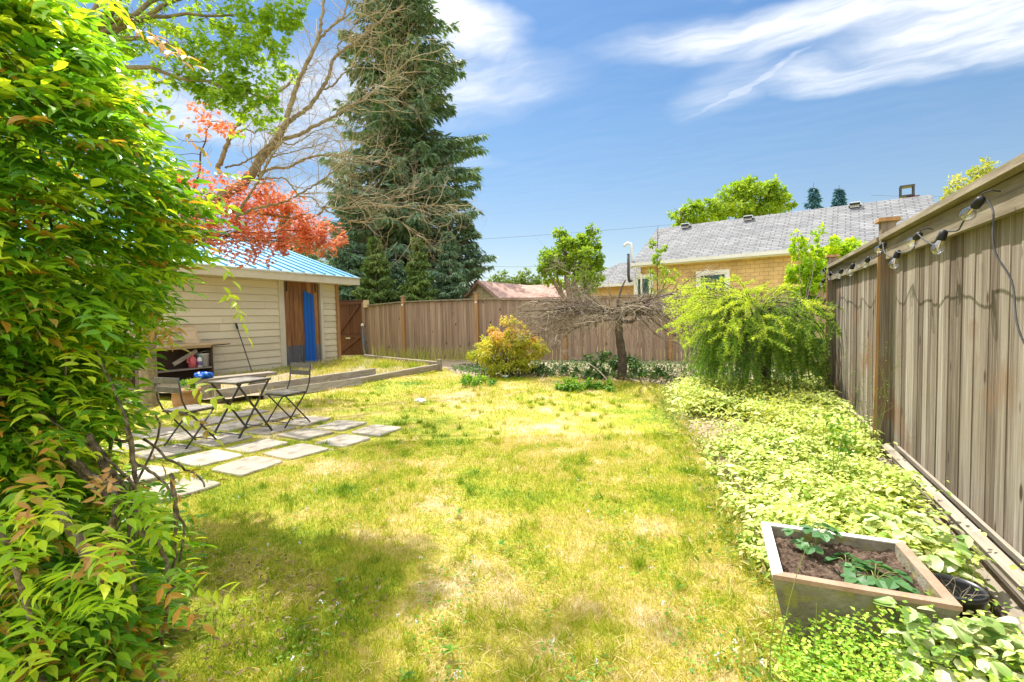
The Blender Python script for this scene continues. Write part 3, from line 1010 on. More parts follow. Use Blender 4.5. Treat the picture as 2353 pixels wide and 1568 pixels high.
V = [q + np.array([o, 0, 0]) for o in (-.01, .012) for q in bs]
mb.add(V, [[4, 5, 6, 7], [0, 1, 5, 4], [1, 2, 6, 5], [2, 3, 7, 6], [3, 0, 4, 7]], .5)
bl = build('blue_stripe', mb, M['blue_paint'], dr)
mb = MB()
for t in (.33, .68):
    a = bs[0] * (1 - t) + bs[1] * t
    b = bs[3] * (1 - t) + bs[2] * t
    mb.beam(a + np.array([.013, 0, 0]), b + np.array([.013, 0, 0]), .006, .003, up=(1, 0, 0))
build('plank_joint', mb, M['black_rubber'], dr)
for yy in (dT1 + .1, dP1 - .12):
    build('hinge', MB().box((XS + .05, yy, 2.16), (.02, .035, .26)), M['dark_metal'], dr)
# roof
XE, ZF, YR0, YR1 = XS + .42, 2.50, 2.4, float(PX(827, 645, XS + .42)[1])
XRg, ZRg = -14.0, 3.82
sl = (ZRg - ZF) / (XE - XRg)
mb = MB()
for sgn in (0, 1):
    x0, x1 = (XE, XRg) if sgn == 0 else (2 * XRg - XE, XRg)
    V = [(x0, YR0, ZF), (x0, YR1, ZF), (x1, YR1, ZRg), (x1, YR0, ZRg)]
    V = V + [(a, b, c - .03) for a, b, c in V]
    mb.add(V, [[0, 1, 2, 3], [7, 6, 5, 4], [0, 4, 5, 1], [1, 5, 6, 2], [2, 6, 7, 3], [3, 7, 4, 0]], .4)
yy = YR0 + .05
while yy < YR1:
    for (x0, x1) in ((XE + .01, XRg), (2 * XRg - XE, XRg)):
        mb.beam((x0, yy, ZF + .012), (x1, yy, ZRg + .012), .035, .045, up=(0, 0, 1), r=.3)
    yy += .345
rfo = build('roof', mb, M['blue_roof'], sh)
build('ridge_cap', MB().beam((XRg, YR0, ZRg + .05), (XRg, YR1, ZRg + .05), .3, .03), M['blue_roof'], rfo)
mb = MB()
mb.box((XE - .015, (YR0 + YR1) / 2, ZF - .13), (.03, YR1 - YR0 - .02, .19))
mb.box((XE - .2, (YR0 + YR1) / 2, ZF - .205), (.37, YR1 - YR0 - .06, .02), r=.1)
mb.beam((XE - .05, YR1 - .02, ZF - .12), (XRg, YR1 - .02, ZRg - .12), .03, .17, r=.4)
build('fascia', mb, M['fascia'], sh)
build('drip_edge', MB().box((XE + .012, (YR0 + YR1) / 2, ZF - .018), (.05, YR1 - YR0, .02)), M['white_paint'], rfo)

# ------------------------------------------------------------------ neighbour's ochre house
EL, ER = G(1451, 604.5, 3.2), G(2033, 554.5, 3.2)
ang = math.atan2(ER[1] - EL[1], ER[0] - EL[0])
h = thing('neighbour_house', 'ochre shingled single-storey house with long grey shingle roof beyond the back fence', 'house')
LH, DH, ZR = 9.0, 6.2, 1.72                       # local: x along eave, y away, z above eave 3.2
mb = MB()
V = [(0, 0, 3.2), (LH, 0, 3.2), (LH, DH / 2, 3.2 + ZR), (0, DH / 2, 3.2 + ZR), (LH, DH, 3.2), (0, DH, 3.2)]
V = V + [(a, b, c - .1) for a, b, c in V]
mb.add(V, [[0, 1, 2, 3], [3, 2, 4, 5], [0, 6, 7, 1], [1, 7, 8, 2], [2, 8, 10, 4], [4, 10, 11, 5], [5, 11, 9, 3], [3, 9, 6, 0], [6, 9, 8, 7], [9, 11, 10, 8]])
hroof = build('roof', mb, M['roof_shingle'], h)
for t_, px in ((.115, None), (.435, None), (.80, None)):
    mb = MB()
    cx = {.115: 1.28, .435: 3.62, .80: 6.95}[t_]
    cyy = DH / 2 - .28
    cz = 3.2 + ZR * cyy / (DH / 2)
    mb.box((cx, cyy, cz + .10), (.36, .36, .12), taper=.85)
    mb.box((cx, cyy + .02, cz + .04), (.26, .26, .12))
    v = build('roof_vent', mb, M['galv'], hroof)
    build('vent_opening', MB().box((cx, cyy - .185, cz + .085), (.30, .01, .07)), M['black_rubber'], v)
mb = MB()
mb.box((LH / 2, .34, 1.55), (LH - .5, .1, 3.1))
build('wall', mb, M['house_shingle'], h)
mb = MB()
mb.box((LH / 2, DH - .3, 1.5), (LH - .5, .1, 3.1))
for xx in (.3, LH - .3):
    mb.add([(xx, .30, 0), (xx, DH - .3, 0), (xx, DH - .3, 3.2), (xx, DH / 2, 3.15 + ZR * .9), (xx, .30, 3.2)], [[0, 1, 2, 3, 4]])
build('gable_wall', mb, M['yellow_shingle'], h)
mb = MB()
mb.box((LH / 2, -.04, 3.13), (LH, .11, .12))
mb.box((LH / 2, .15, 3.05), (LH - .1, .34, .03))
build('gutter', mb, M['white_paint'], h)
mb = MB().tube([(.16, .0, 3.1), (.16, .0, 2.95), (.3, .22, 2.75), (.3, .22, .1)], .04, 8)
build('downpipe', mb, M['white_paint'], h)
# window of the long wall (px 1600-1677, y 620-668)


def hloc(px, py, yl):
    """intersection of a view ray with the plane y=yl of the house"""
    n_ = np.array([-math.sin(ang), math.cos(ang), 0])
    p0 = EL + n_ * yl
    r = ray(px, py)
    t = ((p0 - E0) @ n_) / (r @ n_)
    q = r * t + E0 - EL
    return q @ np.array([math.cos(ang), math.sin(ang), 0]), q[2] + EL[2]


x0, z1_ = hloc(1600, 624, .28)
x1, z2_ = hloc(1677, 668, .28)
for (x0, x1, zt, nm) in ((x0, x1, z1_, 'a'), (hloc(1437, 640, .28)[0] + .35, hloc(1483, 640, .28)[0] + .3, z1_ + .02, 'b')):
    zb = zt - 1.2
    w = MB()
    t = .11
    w.box(((x0 + x1) / 2, .27, zt - t / 2), (x1 - x0, .05, t))
    w.box(((x0 + x1) / 2, .26, zb + t / 2), (x1 - x0 + .1, .09, t))
    for xx in (x0 + t / 2, x1 - t / 2):
        w.box((xx, .27, (zt + zb) / 2), (t, .05, zt - zb - 2 * t))
    wi = build('window', w, M['white_paint'], h)
    s2 = MB()
    for (c, s) in ((((x0 + x1) / 2, .275, zt - t - .03), (x1 - x0 - 2 * t, .03, .05)), ((x0 + t + .025, .275, (zt + zb) / 2), (.05, .03, zt - zb - 2 * t)), ((x1 - t - .025, .275, (zt + zb) / 2), (.05, .03, zt - zb - 2 * t))):
        s2.box(c, s)
    build('sash', s2, M['white_paint'], wi)
    build('pane', MB().box(((x0 + x1) / 2, .283, (zt + zb) / 2), (x1 - x0 - 2 * t - .02, .01, zt - zb - 2 * t)), M['glass'], wi)
# chimney with metal cowl
cx, cyy, cz = LH - .55, DH / 2 + .45, 3.2 + ZR
ch = build('chimney', MB().box((cx + .12, cyy + .1, cz - .2), (.34, .34, .62)), M['brick'], h)
mb = MB()
mb.box((cx - .05, cyy, cz + .45), (.40, .40, .04))
mb.box((cx - .05, cyy, cz + .12), (.40, .40, .05))
for a in (-.17, .17):
    for b in (-.17, .17):
        mb.box((cx - .05 + a, cyy + b, cz + .28), (.05, .05, .30))
build('cowl', mb, M['dark_metal'], ch)
# flue pipes at the left corner
build('flue_pipe', MB().tube([(-.1, .25, 2.55), (-.1, .05, 2.5), (-.12, .0, 2.7), (-.12, .0, 3.55)], .055, 8), M['dark_metal'], h, smooth=True)
build('flue_pipe', MB().tube([(-.02, .1, 3.0), (-.02, .1, 3.8), (-.06, .1, 3.95), (-.2, .1, 3.98), (-.3, .1, 3.92), (-.32, .1, 3.85)], .05, 8), M['white_paint'], h, smooth=True)
# lower hipped wing to the left
WL, WD = 3.3, 3.6
mb = MB()
zz = 2.5
V = [(-WL, .6, zz), (.1, .6, zz), (.1, .6 + WD / 2, zz + 1.0), (-WL + 1.9, .6 + WD / 2, zz + 1.0), (-WL, .6 + WD, zz), (.1, .6 + WD, zz)]
mb.add(V, [[0, 1, 2, 3], [0, 3, 4], [4, 3, 2, 5]])
build('wing_roof', mb, M['roof_shingle'], h)
mb = MB()
mb.box((-WL / 2 + .05, .95, 1.2), (WL - .6, .1, 2.4))
mb.box((-WL + .35, 2.4, 1.2), (.1, 2.9, 2.4))
build('wing_wall', mb, M['yellow_shingle'], h)
build('wing_gutter', MB().box((-WL / 2 + .02, .56, zz - .06), (WL + .1, .1, .12)).box((-WL - .02, .6 + WD / 2, zz - .06), (.1, WD, .12)), M['white_paint'], h)
h.location = (EL[0], EL[1], 0)
h.rotation_euler = (0, 0, ang)

# ------------------------------------------------------------------ garage with faded red roof
pk = Dp(1099, 645, 20)
gd = thing('neighbour_garage', 'small cream garage with faded red shingle roof and ragged gable beyond the back fence', 'garage')
# local: x along the ridge to the right, gable end faces the camera's left
hw, rise, LG = 1.95, 1.02, 5.2
mb = MB()
V = [(0, -hw, -rise), (LG, -hw, -rise), (LG, 0, .0), (LG * .5, 0, -.14), (0, 0, 0), (LG, hw, -rise), (0, hw, -rise)]
mb.add(V, [[0, 1, 2, 3, 4], [4, 3, 2, 5, 6]])
mb.add([(a, b, c - .08) for a, b, c in V], [[4, 3, 2, 1, 0], [6, 5, 2, 3, 4]])
mb.beam((-.03, -hw - .03, -rise - .05), (-.03, 0, -.03), .05, .12, r=.1)
mb.beam((-.03, hw + .03, -rise - .05), (-.03, 0, -.03), .05, .12, r=.1)
build('roof', mb, M['red_shingle'], gd)
mb = MB()
for i in range(40):
    t = i / 40
    mb.box((.0 + random.uniform(-.05, .03), hw * t, -rise * t + .02), (.14, .06, .05))
build('verge_edge', mb, M['dark_board'], gd)
mb = MB()
mb.add([(.12, -hw + .2, -rise + .08), (.12, 0, -.1), (.12, hw - .2, -rise + .08), (.12, hw - .2, -4), (.12, -hw + .2, -4)], [[0, 1, 2, 3, 4]])
mb.add([(.12, -hw + .2, -rise), (LG - .2, -hw + .2, -rise), (LG - .2, -hw + .2, -4), (.12, -hw + .2, -4)], [[3, 2, 1, 0]])
build('wall', mb, M['garage_boards'], gd)
mb = MB()
for yv in (-.85, -.1, .75):
    mb.box((.09, yv, -1.9 - abs(yv) * .25), (.04, .06, 3.2 - abs(yv)))
mb.beam((.07, -hw + .1, -rise + .02), (.07, 0, -.1), .03, .1)
build('batten', mb, M['garage_wall'], gd)
gd.location = (pk[0], pk[1], pk[2])
gd.rotation_euler = (0, 0, rad(62))

# ------------------------------------------------------------------ raised bed in front of the shed
fill = MB()
BX0, BX1 = XS + .1, -6.95
u = np.linspace(0, 1, 40)
v = np.linspace(0, 1, 30)
Uu, Vv = np.meshgrid(u, v, indexing='ij')
yA = 4.75 + Uu * 0
PXX = BX0 + (BX1 - BX0 + .0) * Vv
PYY = 4.7 + (9.75 + (BX1 - PXX) * .40 - 4.7) * Uu
PZZ = .07 + .03 * np.sin(PXX * 3) * np.sin(PYY * 2.4) + .012 * np.sin(PXX * 11 + PYY * 7)
fill.grid(np.stack([PXX, PYY, PZZ], -1), r=.5)
tag(build('raised_bed_soil', fill, M['soil_dry'], smooth=True), kind='structure')


def timber(name, a, b, w, h_, lb, m='timber', up=(0, 0, 1), seg=7):
    a, b = np.array(a, float), np.array(b, float)
    mb = MB()
    pts = [a + (b - a) * t for t in np.linspace(0, 1, seg)]
    d = unit(b - a)
    upv = unit(np.array(up, float))
    sd_ = unit(np.cross(d, upv))
    rings = []
    for i, p in enumerate(pts):
        jj = np.array([0, 0, random.uniform(-.006, .006)])
        ww, hh = w * random.uniform(.92, 1.05), h_ * random.uniform(.92, 1.05)
        rings.append([p + jj + s1 * sd_ * ww / 2 + s2_ * upv * hh / 2 for s1, s2_ in ((-1, -1), (-1, .8), (-.8, 1), (.8, 1), (1, .8), (1, -1))])
    V = np.array(rings).reshape(-1, 3)
    f = [[i * 6 + q, (i + 1) * 6 + q, (i + 1) * 6 + (q + 1) % 6, i * 6 + (q + 1) % 6] for i in range(seg - 1) for q in range(6)]
    f += [[5, 4, 3, 2, 1, 0], [(seg - 1) * 6 + q for q in range(6)]]
    mb.add(V, f)
    return tag(build(name, mb, M[m], loc=a), lb, 'timber')


timber('edging_beam', (-6.82, 6.9, .055), (-6.74, 9.72, .07), .10, .13, 'dark weathered beam edging the raised bed from the planks to the far corner')
timber('edging_beam', (-6.72, 9.84, .13), (-10.4, 11.22, .15), .09, .10, 'long thin beam edging the raised bed along the back fence side')
timber('edging_beam', (-10.42, 11.0, .10), (-10.42, 8.6, .06), .10, .10, 'short grey beam lying in front of the shed door and corner')
timber('grey_plank', (-7.42, 4.70, .10), (-6.93, 7.75, .14), .07, .19, 'broad pale grey plank, the upper one behind the bistro set', 'grey_plank')
timber('grey_plank', (-6.98, 5.2, .065), (-6.62, 7.0, .065), .05, .15, 'shorter grey plank leaning in front of the broad one, cut to a point', 'grey_plank', up=(-.4, .05, .9))
timber('corner_stake', (-6.72, 9.80, -.05), (-6.72, 9.80, .24), .1, .1, 'short squared stake at the far right corner of the raised bed', up=(0, 1, 0))

# ------------------------------------------------------------------ string of lights
sl_ = thing('string_light', 'black cord of clear filament bulbs hung along the top of the grey fence', 'string lights', (XF - .14, 5, 1.7))


def z1(x, y):
    return ((2350 + x / 2.037) * .78433, (480 + y / 2.037) * .78433)


bulbs = [((1075, 205), (975, 345)), ((850, 400), (842, 530)), ((705, 418), (630, 510)), ((575, 520), (577, 615)), ((490, 480), (430, 550)), ((402, 560), (365, 632)),
         ((307, 598), (298, 665)), ((240, 630), (226, 685)), ((176, 648), (160, 697)), ((138, 625), (125, 662)), ((131, 690), (121, 735))]
XL = XF - .145
glass_m = bpy.data.materials.new('bulb_glass')
glass_m.use_nodes = True
n_, l_ = glass_m.node_tree.nodes, glass_m.node_tree.links
n_.clear()
o_ = n_.new('ShaderNodeOutputMaterial')
tr_ = n_.new('ShaderNodeBsdfTransparent')
gl_ = n_.new('ShaderNodeBsdfGlossy')
gl_.inputs['Roughness'].default_value = .03
lw_ = n_.new('ShaderNodeLayerWeight')
lw_.inputs['Blend'].default_value = .3
mr_ = n_.new('ShaderNodeMapRange')
mr_.inputs['To Min'].default_value = .16
mr_.inputs['To Max'].default_value = .7
ms_ = n_.new('ShaderNodeMixShader')
l_.new(lw_.outputs['Facing'], mr_.inputs['Value'])
l_.new(mr_.outputs[0], ms_.inputs[0])
l_.new(tr_.outputs[0], ms_.inputs[1])
l_.new(gl_.outputs[0], ms_.inputs[2])
l_.new(ms_.outputs[0], o_.inputs[0])
tops = []
fil = flat('filament', (.75, .45, .12), .4)
for k, (a, b) in enumerate(bulbs):
    A = PX(*z1(*a), XL)
    B = PX(*z1(*b), XL)
    d = B - A
    d = d * np.array([1, .55, 1])
    d = unit(d + np.array([-.03, 0, 0]))
    q = A
    tops.append(q)
    so_ = build('socket', MB().lathe([(.0, -.006), (.010, -.004), (.017, .004), (.019, .02), (.019, .046), (.0165, .05), (0, .05)], q, 16, axis=d), M['black_rubber'], sl_, smooth=True)
    gb_ = build('bulb', MB().lathe([(.012, .048), (.016, .056), (.026, .075), (.0295, .090), (.027, .105), (.018, .118), (.007, .123), (.0005, .124)], q, 20, axis=d), glass_m, sl_, smooth=True)
    build('filament', MB().tube([q + d * .05, q + d * .085 + (0, .004, 0), q + d * .098, q + d * .085 - (0, .004, 0), q + d * .055], .0013, 5), fil, gb_)
mb = MB()
for k in range(len(tops) - 1):
    a, b = tops[k], tops[k + 1]
    t = np.linspace(0, 1, 9)[:, None]
    P = a * (1 - t) + b * t
    P[:, 2] -= (.05 + .02 * (k % 2)) * (4 * t * (1 - t))[:, 0]
    P[:, 0] -= .015 * np.sin(t[:, 0] * 6 + k)
    mb.tube(P, .0042, 6, cap=False)
cd = [PX(*z1(*p), XL + .03) for p in ((1090, 200), (1135, 330), (1180, 560), (1240, 740), (1324, 1010), (1400, 1250))]
cd = np.array(cd)
tt = np.linspace(0, 1, 30)
cc = np.stack([np.interp(tt, np.linspace(0, 1, 6), cd[:, i]) for i in range(3)], -1)
cc[:, 0] += .012 * np.sin(tt * 14)
mb.tube(cc, .0038, 6, cap=False)
mb.tube(cc + np.array([.004, .012, .002]) * np.sin(tt * 9)[:, None], .0032, 6, cap=False)
build('cord', mb, M['wire'], sl_, smooth=True)
for p in tops[:1] + tops[2:3]:
    build('hook', MB().tube([p + (.06, 0, .02), p + (.03, .0, .03), p + (0, 0, .02), p], .004, 5), M['dark_metal'], sl_)
# ------------------------------------------------------------------ plants: tools


def rdir(n, zbias=0.):
    v = rng.normal(size=(n, 3))
    v = unit(v)
    v[:, 2] += zbias
    return unit(v)


def crown(mb, cen, R, n, size, tpl='dia', clump=.28, nclump=40, rfun=None, flat_=1., wr=.55, up=.6, shell=.55):
    """foliage spread through an ellipsoid: leaf clumps of uneven size with gaps between them"""
    cen = np.array(cen, float)
    R = np.array(R, float) * np.ones(3)
    d = rdir(nclump)
    rr = shell + (1.05 - shell) * rng.random(nclump) ** .6
    cc = cen + d * rr[:, None] * R
    cr_ = clump * R.mean() * rng.uniform(.55, 1.35, nclump)
    cv = rng.random(nclump)
    k = rng.integers(0, nclump, n)
    o = rdir(n)
    q = rng.random(n) ** .45
    P = cc[k] + o * (q * cr_[k])[:, None] * np.array([1, 1, .75 * flat_])
    out = unit((P - cc[k]) + .6 * (P - cen))
    D = unit(out * .6 + rdir(n) * .7 + np.array([0, 0, -.25]))
    Nn = unit(np.array([0, 0, up]) + out * .5 + rdir(n) * .55)
    r = np.clip(.55 * cv[k] + .45 * rng.random(n), 0, 1)
    if rfun is not None:
        r = rfun(P, r)
    L = size * rng.uniform(.65, 1.3, n)
    mb.leaves(P, D, Nn, L, L * wr, tpl, r)
    return mb


def grow(mb, p, d, L, r0, lvl, seg=.12, jit=.22, grav=0., kids=(3, 3, 3), ang=(25, 60), ratio=(.45, .7), tips=None, sides=(7, 5, 4, 3), rend=.3, rr=.5):
    jit = np.asarray(jit)
    n = max(3, int(L / seg))
    P = [np.array(p, float)]
    d = unit(np.array(d, float))
    ds = [d]
    for i in range(n):
        d = unit(d + rng.normal(size=3) * jit + np.array([0, 0, grav]))
        P.append(P[-1] + d * L / n)
        ds.append(d)
    P = np.array(P)
    rad_ = r0 * (1 - (1 - rend) * np.linspace(0, 1, n + 1))
    mb.tube(P, rad_, sides[min(lvl, len(sides) - 1)], cap=False)
    if tips is not None and lvl >= len(kids):
        tips.append(P)
    if lvl < len(kids):
        k = kids[lvl]
        for j in range(k):
            i = int(round((.25 + .75 * (j + random.random()) / k) * n))
            i = min(i, n)
            a = rad(random.uniform(*ang))
            s_ = unit(np.cross(ds[i], rdir(1)[0]))
            nd = ds[i] * math.cos(a) + s_ * math.sin(a)
            grow(mb, P[i], nd, L * random.uniform(*ratio), max(rad_[i] * rr * random.uniform(.8, 1.2), .0012), lvl + 1, seg * .7, jit * 1.1, grav, kids, ang, ratio, tips, sides, rend, rr)
    return P


def spline(pts, k=6):
    P = np.array(pts, float)
    n = len(P)
    out = []
    for i in range(n - 1):
        p0, p1, p2, p3 = P[max(i - 1, 0)], P[i], P[i + 1], P[min(i + 2, n - 1)]
        for t in np.linspace(0, 1, k, endpoint=False):
            out.append(.5 * ((2 * p1) + (-p0 + p2) * t + (2 * p0 - 5 * p1 + 4 * p2 - p3) * t * t + (-p0 + 3 * p1 - 3 * p2 + p3) * t ** 3))
    out.append(P[-1])
    return np.array(out)


# ------------------------------------------------------------------ the leafy climber at the left (pinnate leaves)
wi_ = thing('wisteria', 'huge overhanging wisteria bush with green, yellow and bronze leaflets filling the left side', 'climbing shrub', (-2.45, .7, 0))
CW = np.array([-2.47, .66])
prof = np.array([(0, .60), (.15, .72), (.35, .74), (.55, .60), (.75, .50), (.90, .66), (1.1, .60), (1.3, .74), (1.55, .88), (1.75, .86), (2.0, .78), (2.3, .64), (2.6, .50), (2.9, .42), (3.2, .36), (3.6, .2)])


def wr_(z, a):
    b = np.interp(z, prof[:, 0], prof[:, 1])
    b = b - .19 - .05 * np.exp(-((z - 1.55) / .3) ** 2) - .09 * np.exp(-((z - 1.02) / .22) ** 2) - .06 * np.clip(z - 1.7, 0, 1.5)
    return b * (1 + .07 * np.sin(5 * a + 3 * z) + .06 * np.sin(9 * a - 7 * z) + .05 * np.sin(z * 11 + a * 2))


nL = 6200
z = rng.random(nL) * 3.4 + .03
# fewer leaves where the bare stems show (between .45 and .85 m)
keep = rng.random(nL) < np.where((z > .38) & (z < .88), .55, 1.) * np.where(z > 2.7, .6, 1)
z = z[keep]
nL = len(z)
a = rng.random(nL) * 2 * math.pi
# most leaves on the side turned to the garden
aim = math.atan2(-CW[1], -CW[0])
m_ = rng.random(nL) < .72
a[m_] = aim + rng.normal(size=m_.sum()) * .85 + .35
depth = np.where(rng.random(nL) < .75, rng.uniform(.86, 1.04, nL), rng.uniform(.45, .86, nL))
rr_ = wr_(z, a) * depth
Pb = np.stack([CW[0] + rr_ * np.cos(a), CW[1] + rr_ * np.sin(a), z], -1)
Pb[:, 0] -= .12 * np.clip(z - 1.9, 0, 2)             # the top leans back from the lawn
outv = np.stack([np.cos(a), np.sin(a), rng.uniform(-.35, .45, nL)], -1)
# second mass behind, away from the camera
nB = 1300
zb = rng.random(nB) * 2.7 + .1
ab = rng.random(nB) * 2 * math.pi
rb = .52 * rng.uniform(.6, 1.05, nB) * np.interp(zb, [0, 1.5, 2.8], [.9, 1.1, .5])
Pb2 = np.stack([-3.95 + rb * np.cos(ab), 1.2 + rb * np.sin(ab), zb], -1)
outv = np.concatenate([outv, np.stack([np.cos(ab), np.sin(ab), rng.uniform(-.3, .4, nB)], -1)])
# bright new tips at the upper rim and single trailing sprays
Pb = np.concatenate([Pb, Pb2])
depth = np.concatenate([depth, np.full(nB, .95)])
nL = len(Pb)
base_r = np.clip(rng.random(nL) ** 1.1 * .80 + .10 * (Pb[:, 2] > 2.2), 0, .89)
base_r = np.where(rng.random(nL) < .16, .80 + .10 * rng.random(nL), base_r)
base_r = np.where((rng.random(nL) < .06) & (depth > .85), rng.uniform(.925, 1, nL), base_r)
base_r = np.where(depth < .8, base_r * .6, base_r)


def sprays(P0, D0, rbase, Lr=(.16, .25), pairs=5, lf=(.040, .074), wratio=.38, sag=.12):
    mbl, mbs = MB(), MB()
    n = len(P0)
    D0 = unit(D0)
    side = unit(np.cross(D0, np.array([0, 0, 1.]) + .5 * rdir(n)))
    upn = np.cross(side, D0)
    Lr_ = rng.uniform(*Lr, n)
    droop = rng.uniform(.1, .5, n)
    big = rng.uniform(.72, 1.22, n)
    for k in range(pairs):
        t = .25 + .75 * k / pairs
        P = P0 + D0 * (Lr_ * t)[:, None] - np.array([0, 0, 1.]) * (Lr_ * droop * t * t)[:, None]
        for sgn in (-1, 1):
            D = unit(D0 * .55 + side * sgn + rng.normal(size=(n, 3)) * .18 - np.array([0, 0, sag + .15]))
            Nn = unit(upn + rng.normal(size=(n, 3)) * .25)
            L = big * (lf[0] * .55 + lf[1] * .45) * rng.uniform(.82, 1.15, n) * (1 - .18 * abs(t - .55))
            ok = rng.random(n) < .95
            mbl.leaves((P + rng.normal(size=(n, 3)) * .004)[ok], D[ok], Nn[ok], L[ok], L[ok] * wratio, 'leaflet', np.clip(rbase + rng.normal(size=n) * .025, 0, 1)[ok])
    P = P0 + D0 * Lr_[:, None] - np.array([0, 0, 1.]) * (Lr_ * droop)[:, None]
    L = rng.uniform(*lf, n)
    mbl.leaves(P, unit(D0 - np.array([0, 0, .5]) * droop[:, None]), upn, L, L * wratio, 'leaflet', rbase)
    # the rachis: thin ribbon
    for s_ in range(2):
        t0, t1 = s_ / 2, (s_ + 1) / 2
        A = P0 + D0 * (Lr_ * t0)[:, None] - np.array([0, 0, 1.]) * (Lr_ * droop * t0 * t0)[:, None]
        B = P0 + D0 * (Lr_ * t1)[:, None] - np.array([0, 0, 1.]) * (Lr_ * droop * t1 * t1)[:, None]
        w = .0015
        V = np.stack([A - side * w, A + side * w, B + side * w, B - side * w], 1).reshape(-1, 3)
        mbs.add(V, np.arange(n * 4).reshape(n, 4), np.repeat(rbase, 4))
    return mbl, mbs


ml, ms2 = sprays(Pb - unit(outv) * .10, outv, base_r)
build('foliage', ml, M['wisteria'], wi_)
build('leaf_stalk', ms2, M['weed'], wi_)
# hand-placed sprays that break the outline
tr = [((455, 100), 1.75, (330, 80), .97), ((548, 705), 2.0, (500, 640), .90), ((530, 690), 2.02, (505, 660), .89), ((620, 480), 2.05, (560, 440), .3), ((520, 610), 2.0, (450, 560), .8),
      ((430, 110), 1.8, (300, 60), .985), ((330, 40), 1.7, (230, 10), .95), ((420, 545), 1.9, (380, 560), .965), ((40, 520), 1.4, (-40, 540), .995), ((95, 545), 1.45, (10, 525), .99),
      ((400, 1085), 1.7, (330, 1010), .965), ((430, 1080), 1.75, (380, 1100), .94), ((500, 880), 1.9, (400, 880), .86), ((440, 290), 1.9, (370, 230), .93), ((460, 330), 1.95, (400, 300), .96),
      ((520, 395), 2.0, (470, 400), .7), ((500, 440), 2.0, (450, 420), .55), ((440, 950), 1.85, (380, 930), .92), ((380, 1360), 1.5, (330, 1330), .97), ((500, 1330), 1.7, (420, 1360), .85)]
P0, D0, r0 = [], [], []
for (tip, d_, bs_, r) in tr:
    if tip == (620, 480):
        continue
    A, B = Dp(*bs_, d_), Dp(*tip, d_)
    P0.append(A)
    D0.append(B - A)
    r0.append(r)
for i in range(210):
    # nearer bright sprays low down and across the face of the bush
    if i < 120:
        tx, ty, d_ = random.uniform(-40, 430), random.uniform(1120, 1600), random.uniform(1.12, 1.55)
        if tx > 300:
            d_ = random.uniform(1.5, 1.75)
        rr0 = random.uniform(.45, .89) if random.random() < .94 else random.uniform(.93, 1)
    else:
        tx, ty, d_ = random.uniform(-40, 330), random.uniform(-40, 1120), random.uniform(1.35, 1.6)
        rr0 = random.uniform(.2, .89) if random.random() < .85 else random.uniform(.92, 1)
    A = Dp(tx - random.uniform(10, 90), ty + random.uniform(-60, 60), d_ + .12)
    B = Dp(tx, ty, d_)
    if min(A[2], B[2]) < .06:
        continue
    P0.append(A)
    D0.append(B - A + np.array([0, 0, random.uniform(-.02, .03)]))
    r0.append(rr0)
P0, D0, r0 = map(np.array, (P0, D0, r0))
ml, ms2 = sprays(P0, D0, r0, Lr=(.16, .22), pairs=4, lf=(.045, .062))
build('trailing_shoot', ml, M['wisteria'], wi_)
# dead curled leaves
mb = MB()
for px, py, d_ in ((235, 1100, 1.35), (232, 1125, 1.36), (205, 1265, 1.3), (225, 1290, 1.3), (255, 1260, 1.32), (190, 1300, 1.28), (250, 1300, 1.33), (375, 760, 1.75), (380, 770, 1.75), (60, 1180, 1.2)):
    p = Dp(px, py, d_)
    n = 11
    mb.leaves(p + rng.normal(size=(n, 3)) * .018, rdir(n, -.8), rdir(n), rng.uniform(.022, .048, n), .013, 'leaf', rng.uniform(.4, 1, n))
build('dead_foliage', mb, mat('curled_dead_leaf', [(0, (.36, .19, .07)), (1, (.70, .44, .18))], nscale=6, rnd=.8, rough=.7, trans=.3, tcol=(1.3, 1.1, .9)), wi_)
# trunks and twisting stems
mb = MB()
mb.tube(spline([(-2.75, .45, 0), (-2.68, .50, .35), (-2.55, .6, .7), (-2.6, .7, 1.1), (-2.8, .8, 1.9)]), np.linspace(.075, .035, 25), 10)
mb.tube(spline([Dp(60, 1090, 1.6), Dp(110, 1150, 1.55), Dp(160, 1210, 1.48), Dp(205, 1290, 1.42)]), np.linspace(.022, .013, 19), 9)
mb.tube(spline([Dp(-60, 1410, 1.45), Dp(0, 1480, 1.45), Dp(70, 1560, 1.4), Dp(110, 1620, 1.35)]), np.linspace(.028, .024, 19), 9)
for pl, d_, r_ in (([(395, 1090), (402, 1190), (400, 1300), (398, 1360)], 1.75, .010), ([(250, 1080), (300, 1150), (330, 1230), (360, 1250)], 1.7, .016), ([(230, 1040), (265, 1140), (310, 1160)], 1.7, .020),
                   ([(150, 1040), (210, 1090), (280, 1130)], 1.65, .016), ([(290, 980), (310, 1090), (300, 1180), (310, 1400)], 1.7, .012), ([(300, 1060), (370, 1100), (420, 1200), (415, 1290)], 1.8, .008),
                   ([(300, 1180), (360, 1240), (385, 1330), (370, 1480)], 1.7, .011), ([(120, 960), (150, 1050), (230, 1130), (290, 1150)], 1.6, .012), ([(200, 1000), (240, 1080), (270, 1200), (265, 1330)], 1.62, .015),
                   ([(330, 1010), (395, 1060), (450, 1090), (470, 1120)], 1.9, .007), ([(260, 1190), (240, 1290), (250, 1400)], 1.6, .012)):
    P = spline([Dp(x, y, d_ + random.uniform(-.05, .05)) for x, y in pl])
    mb.tube(P + rng.normal(size=P.shape) * .003, np.linspace(r_, r_ * .65, len(P)) * .75, 7, r=random.random())
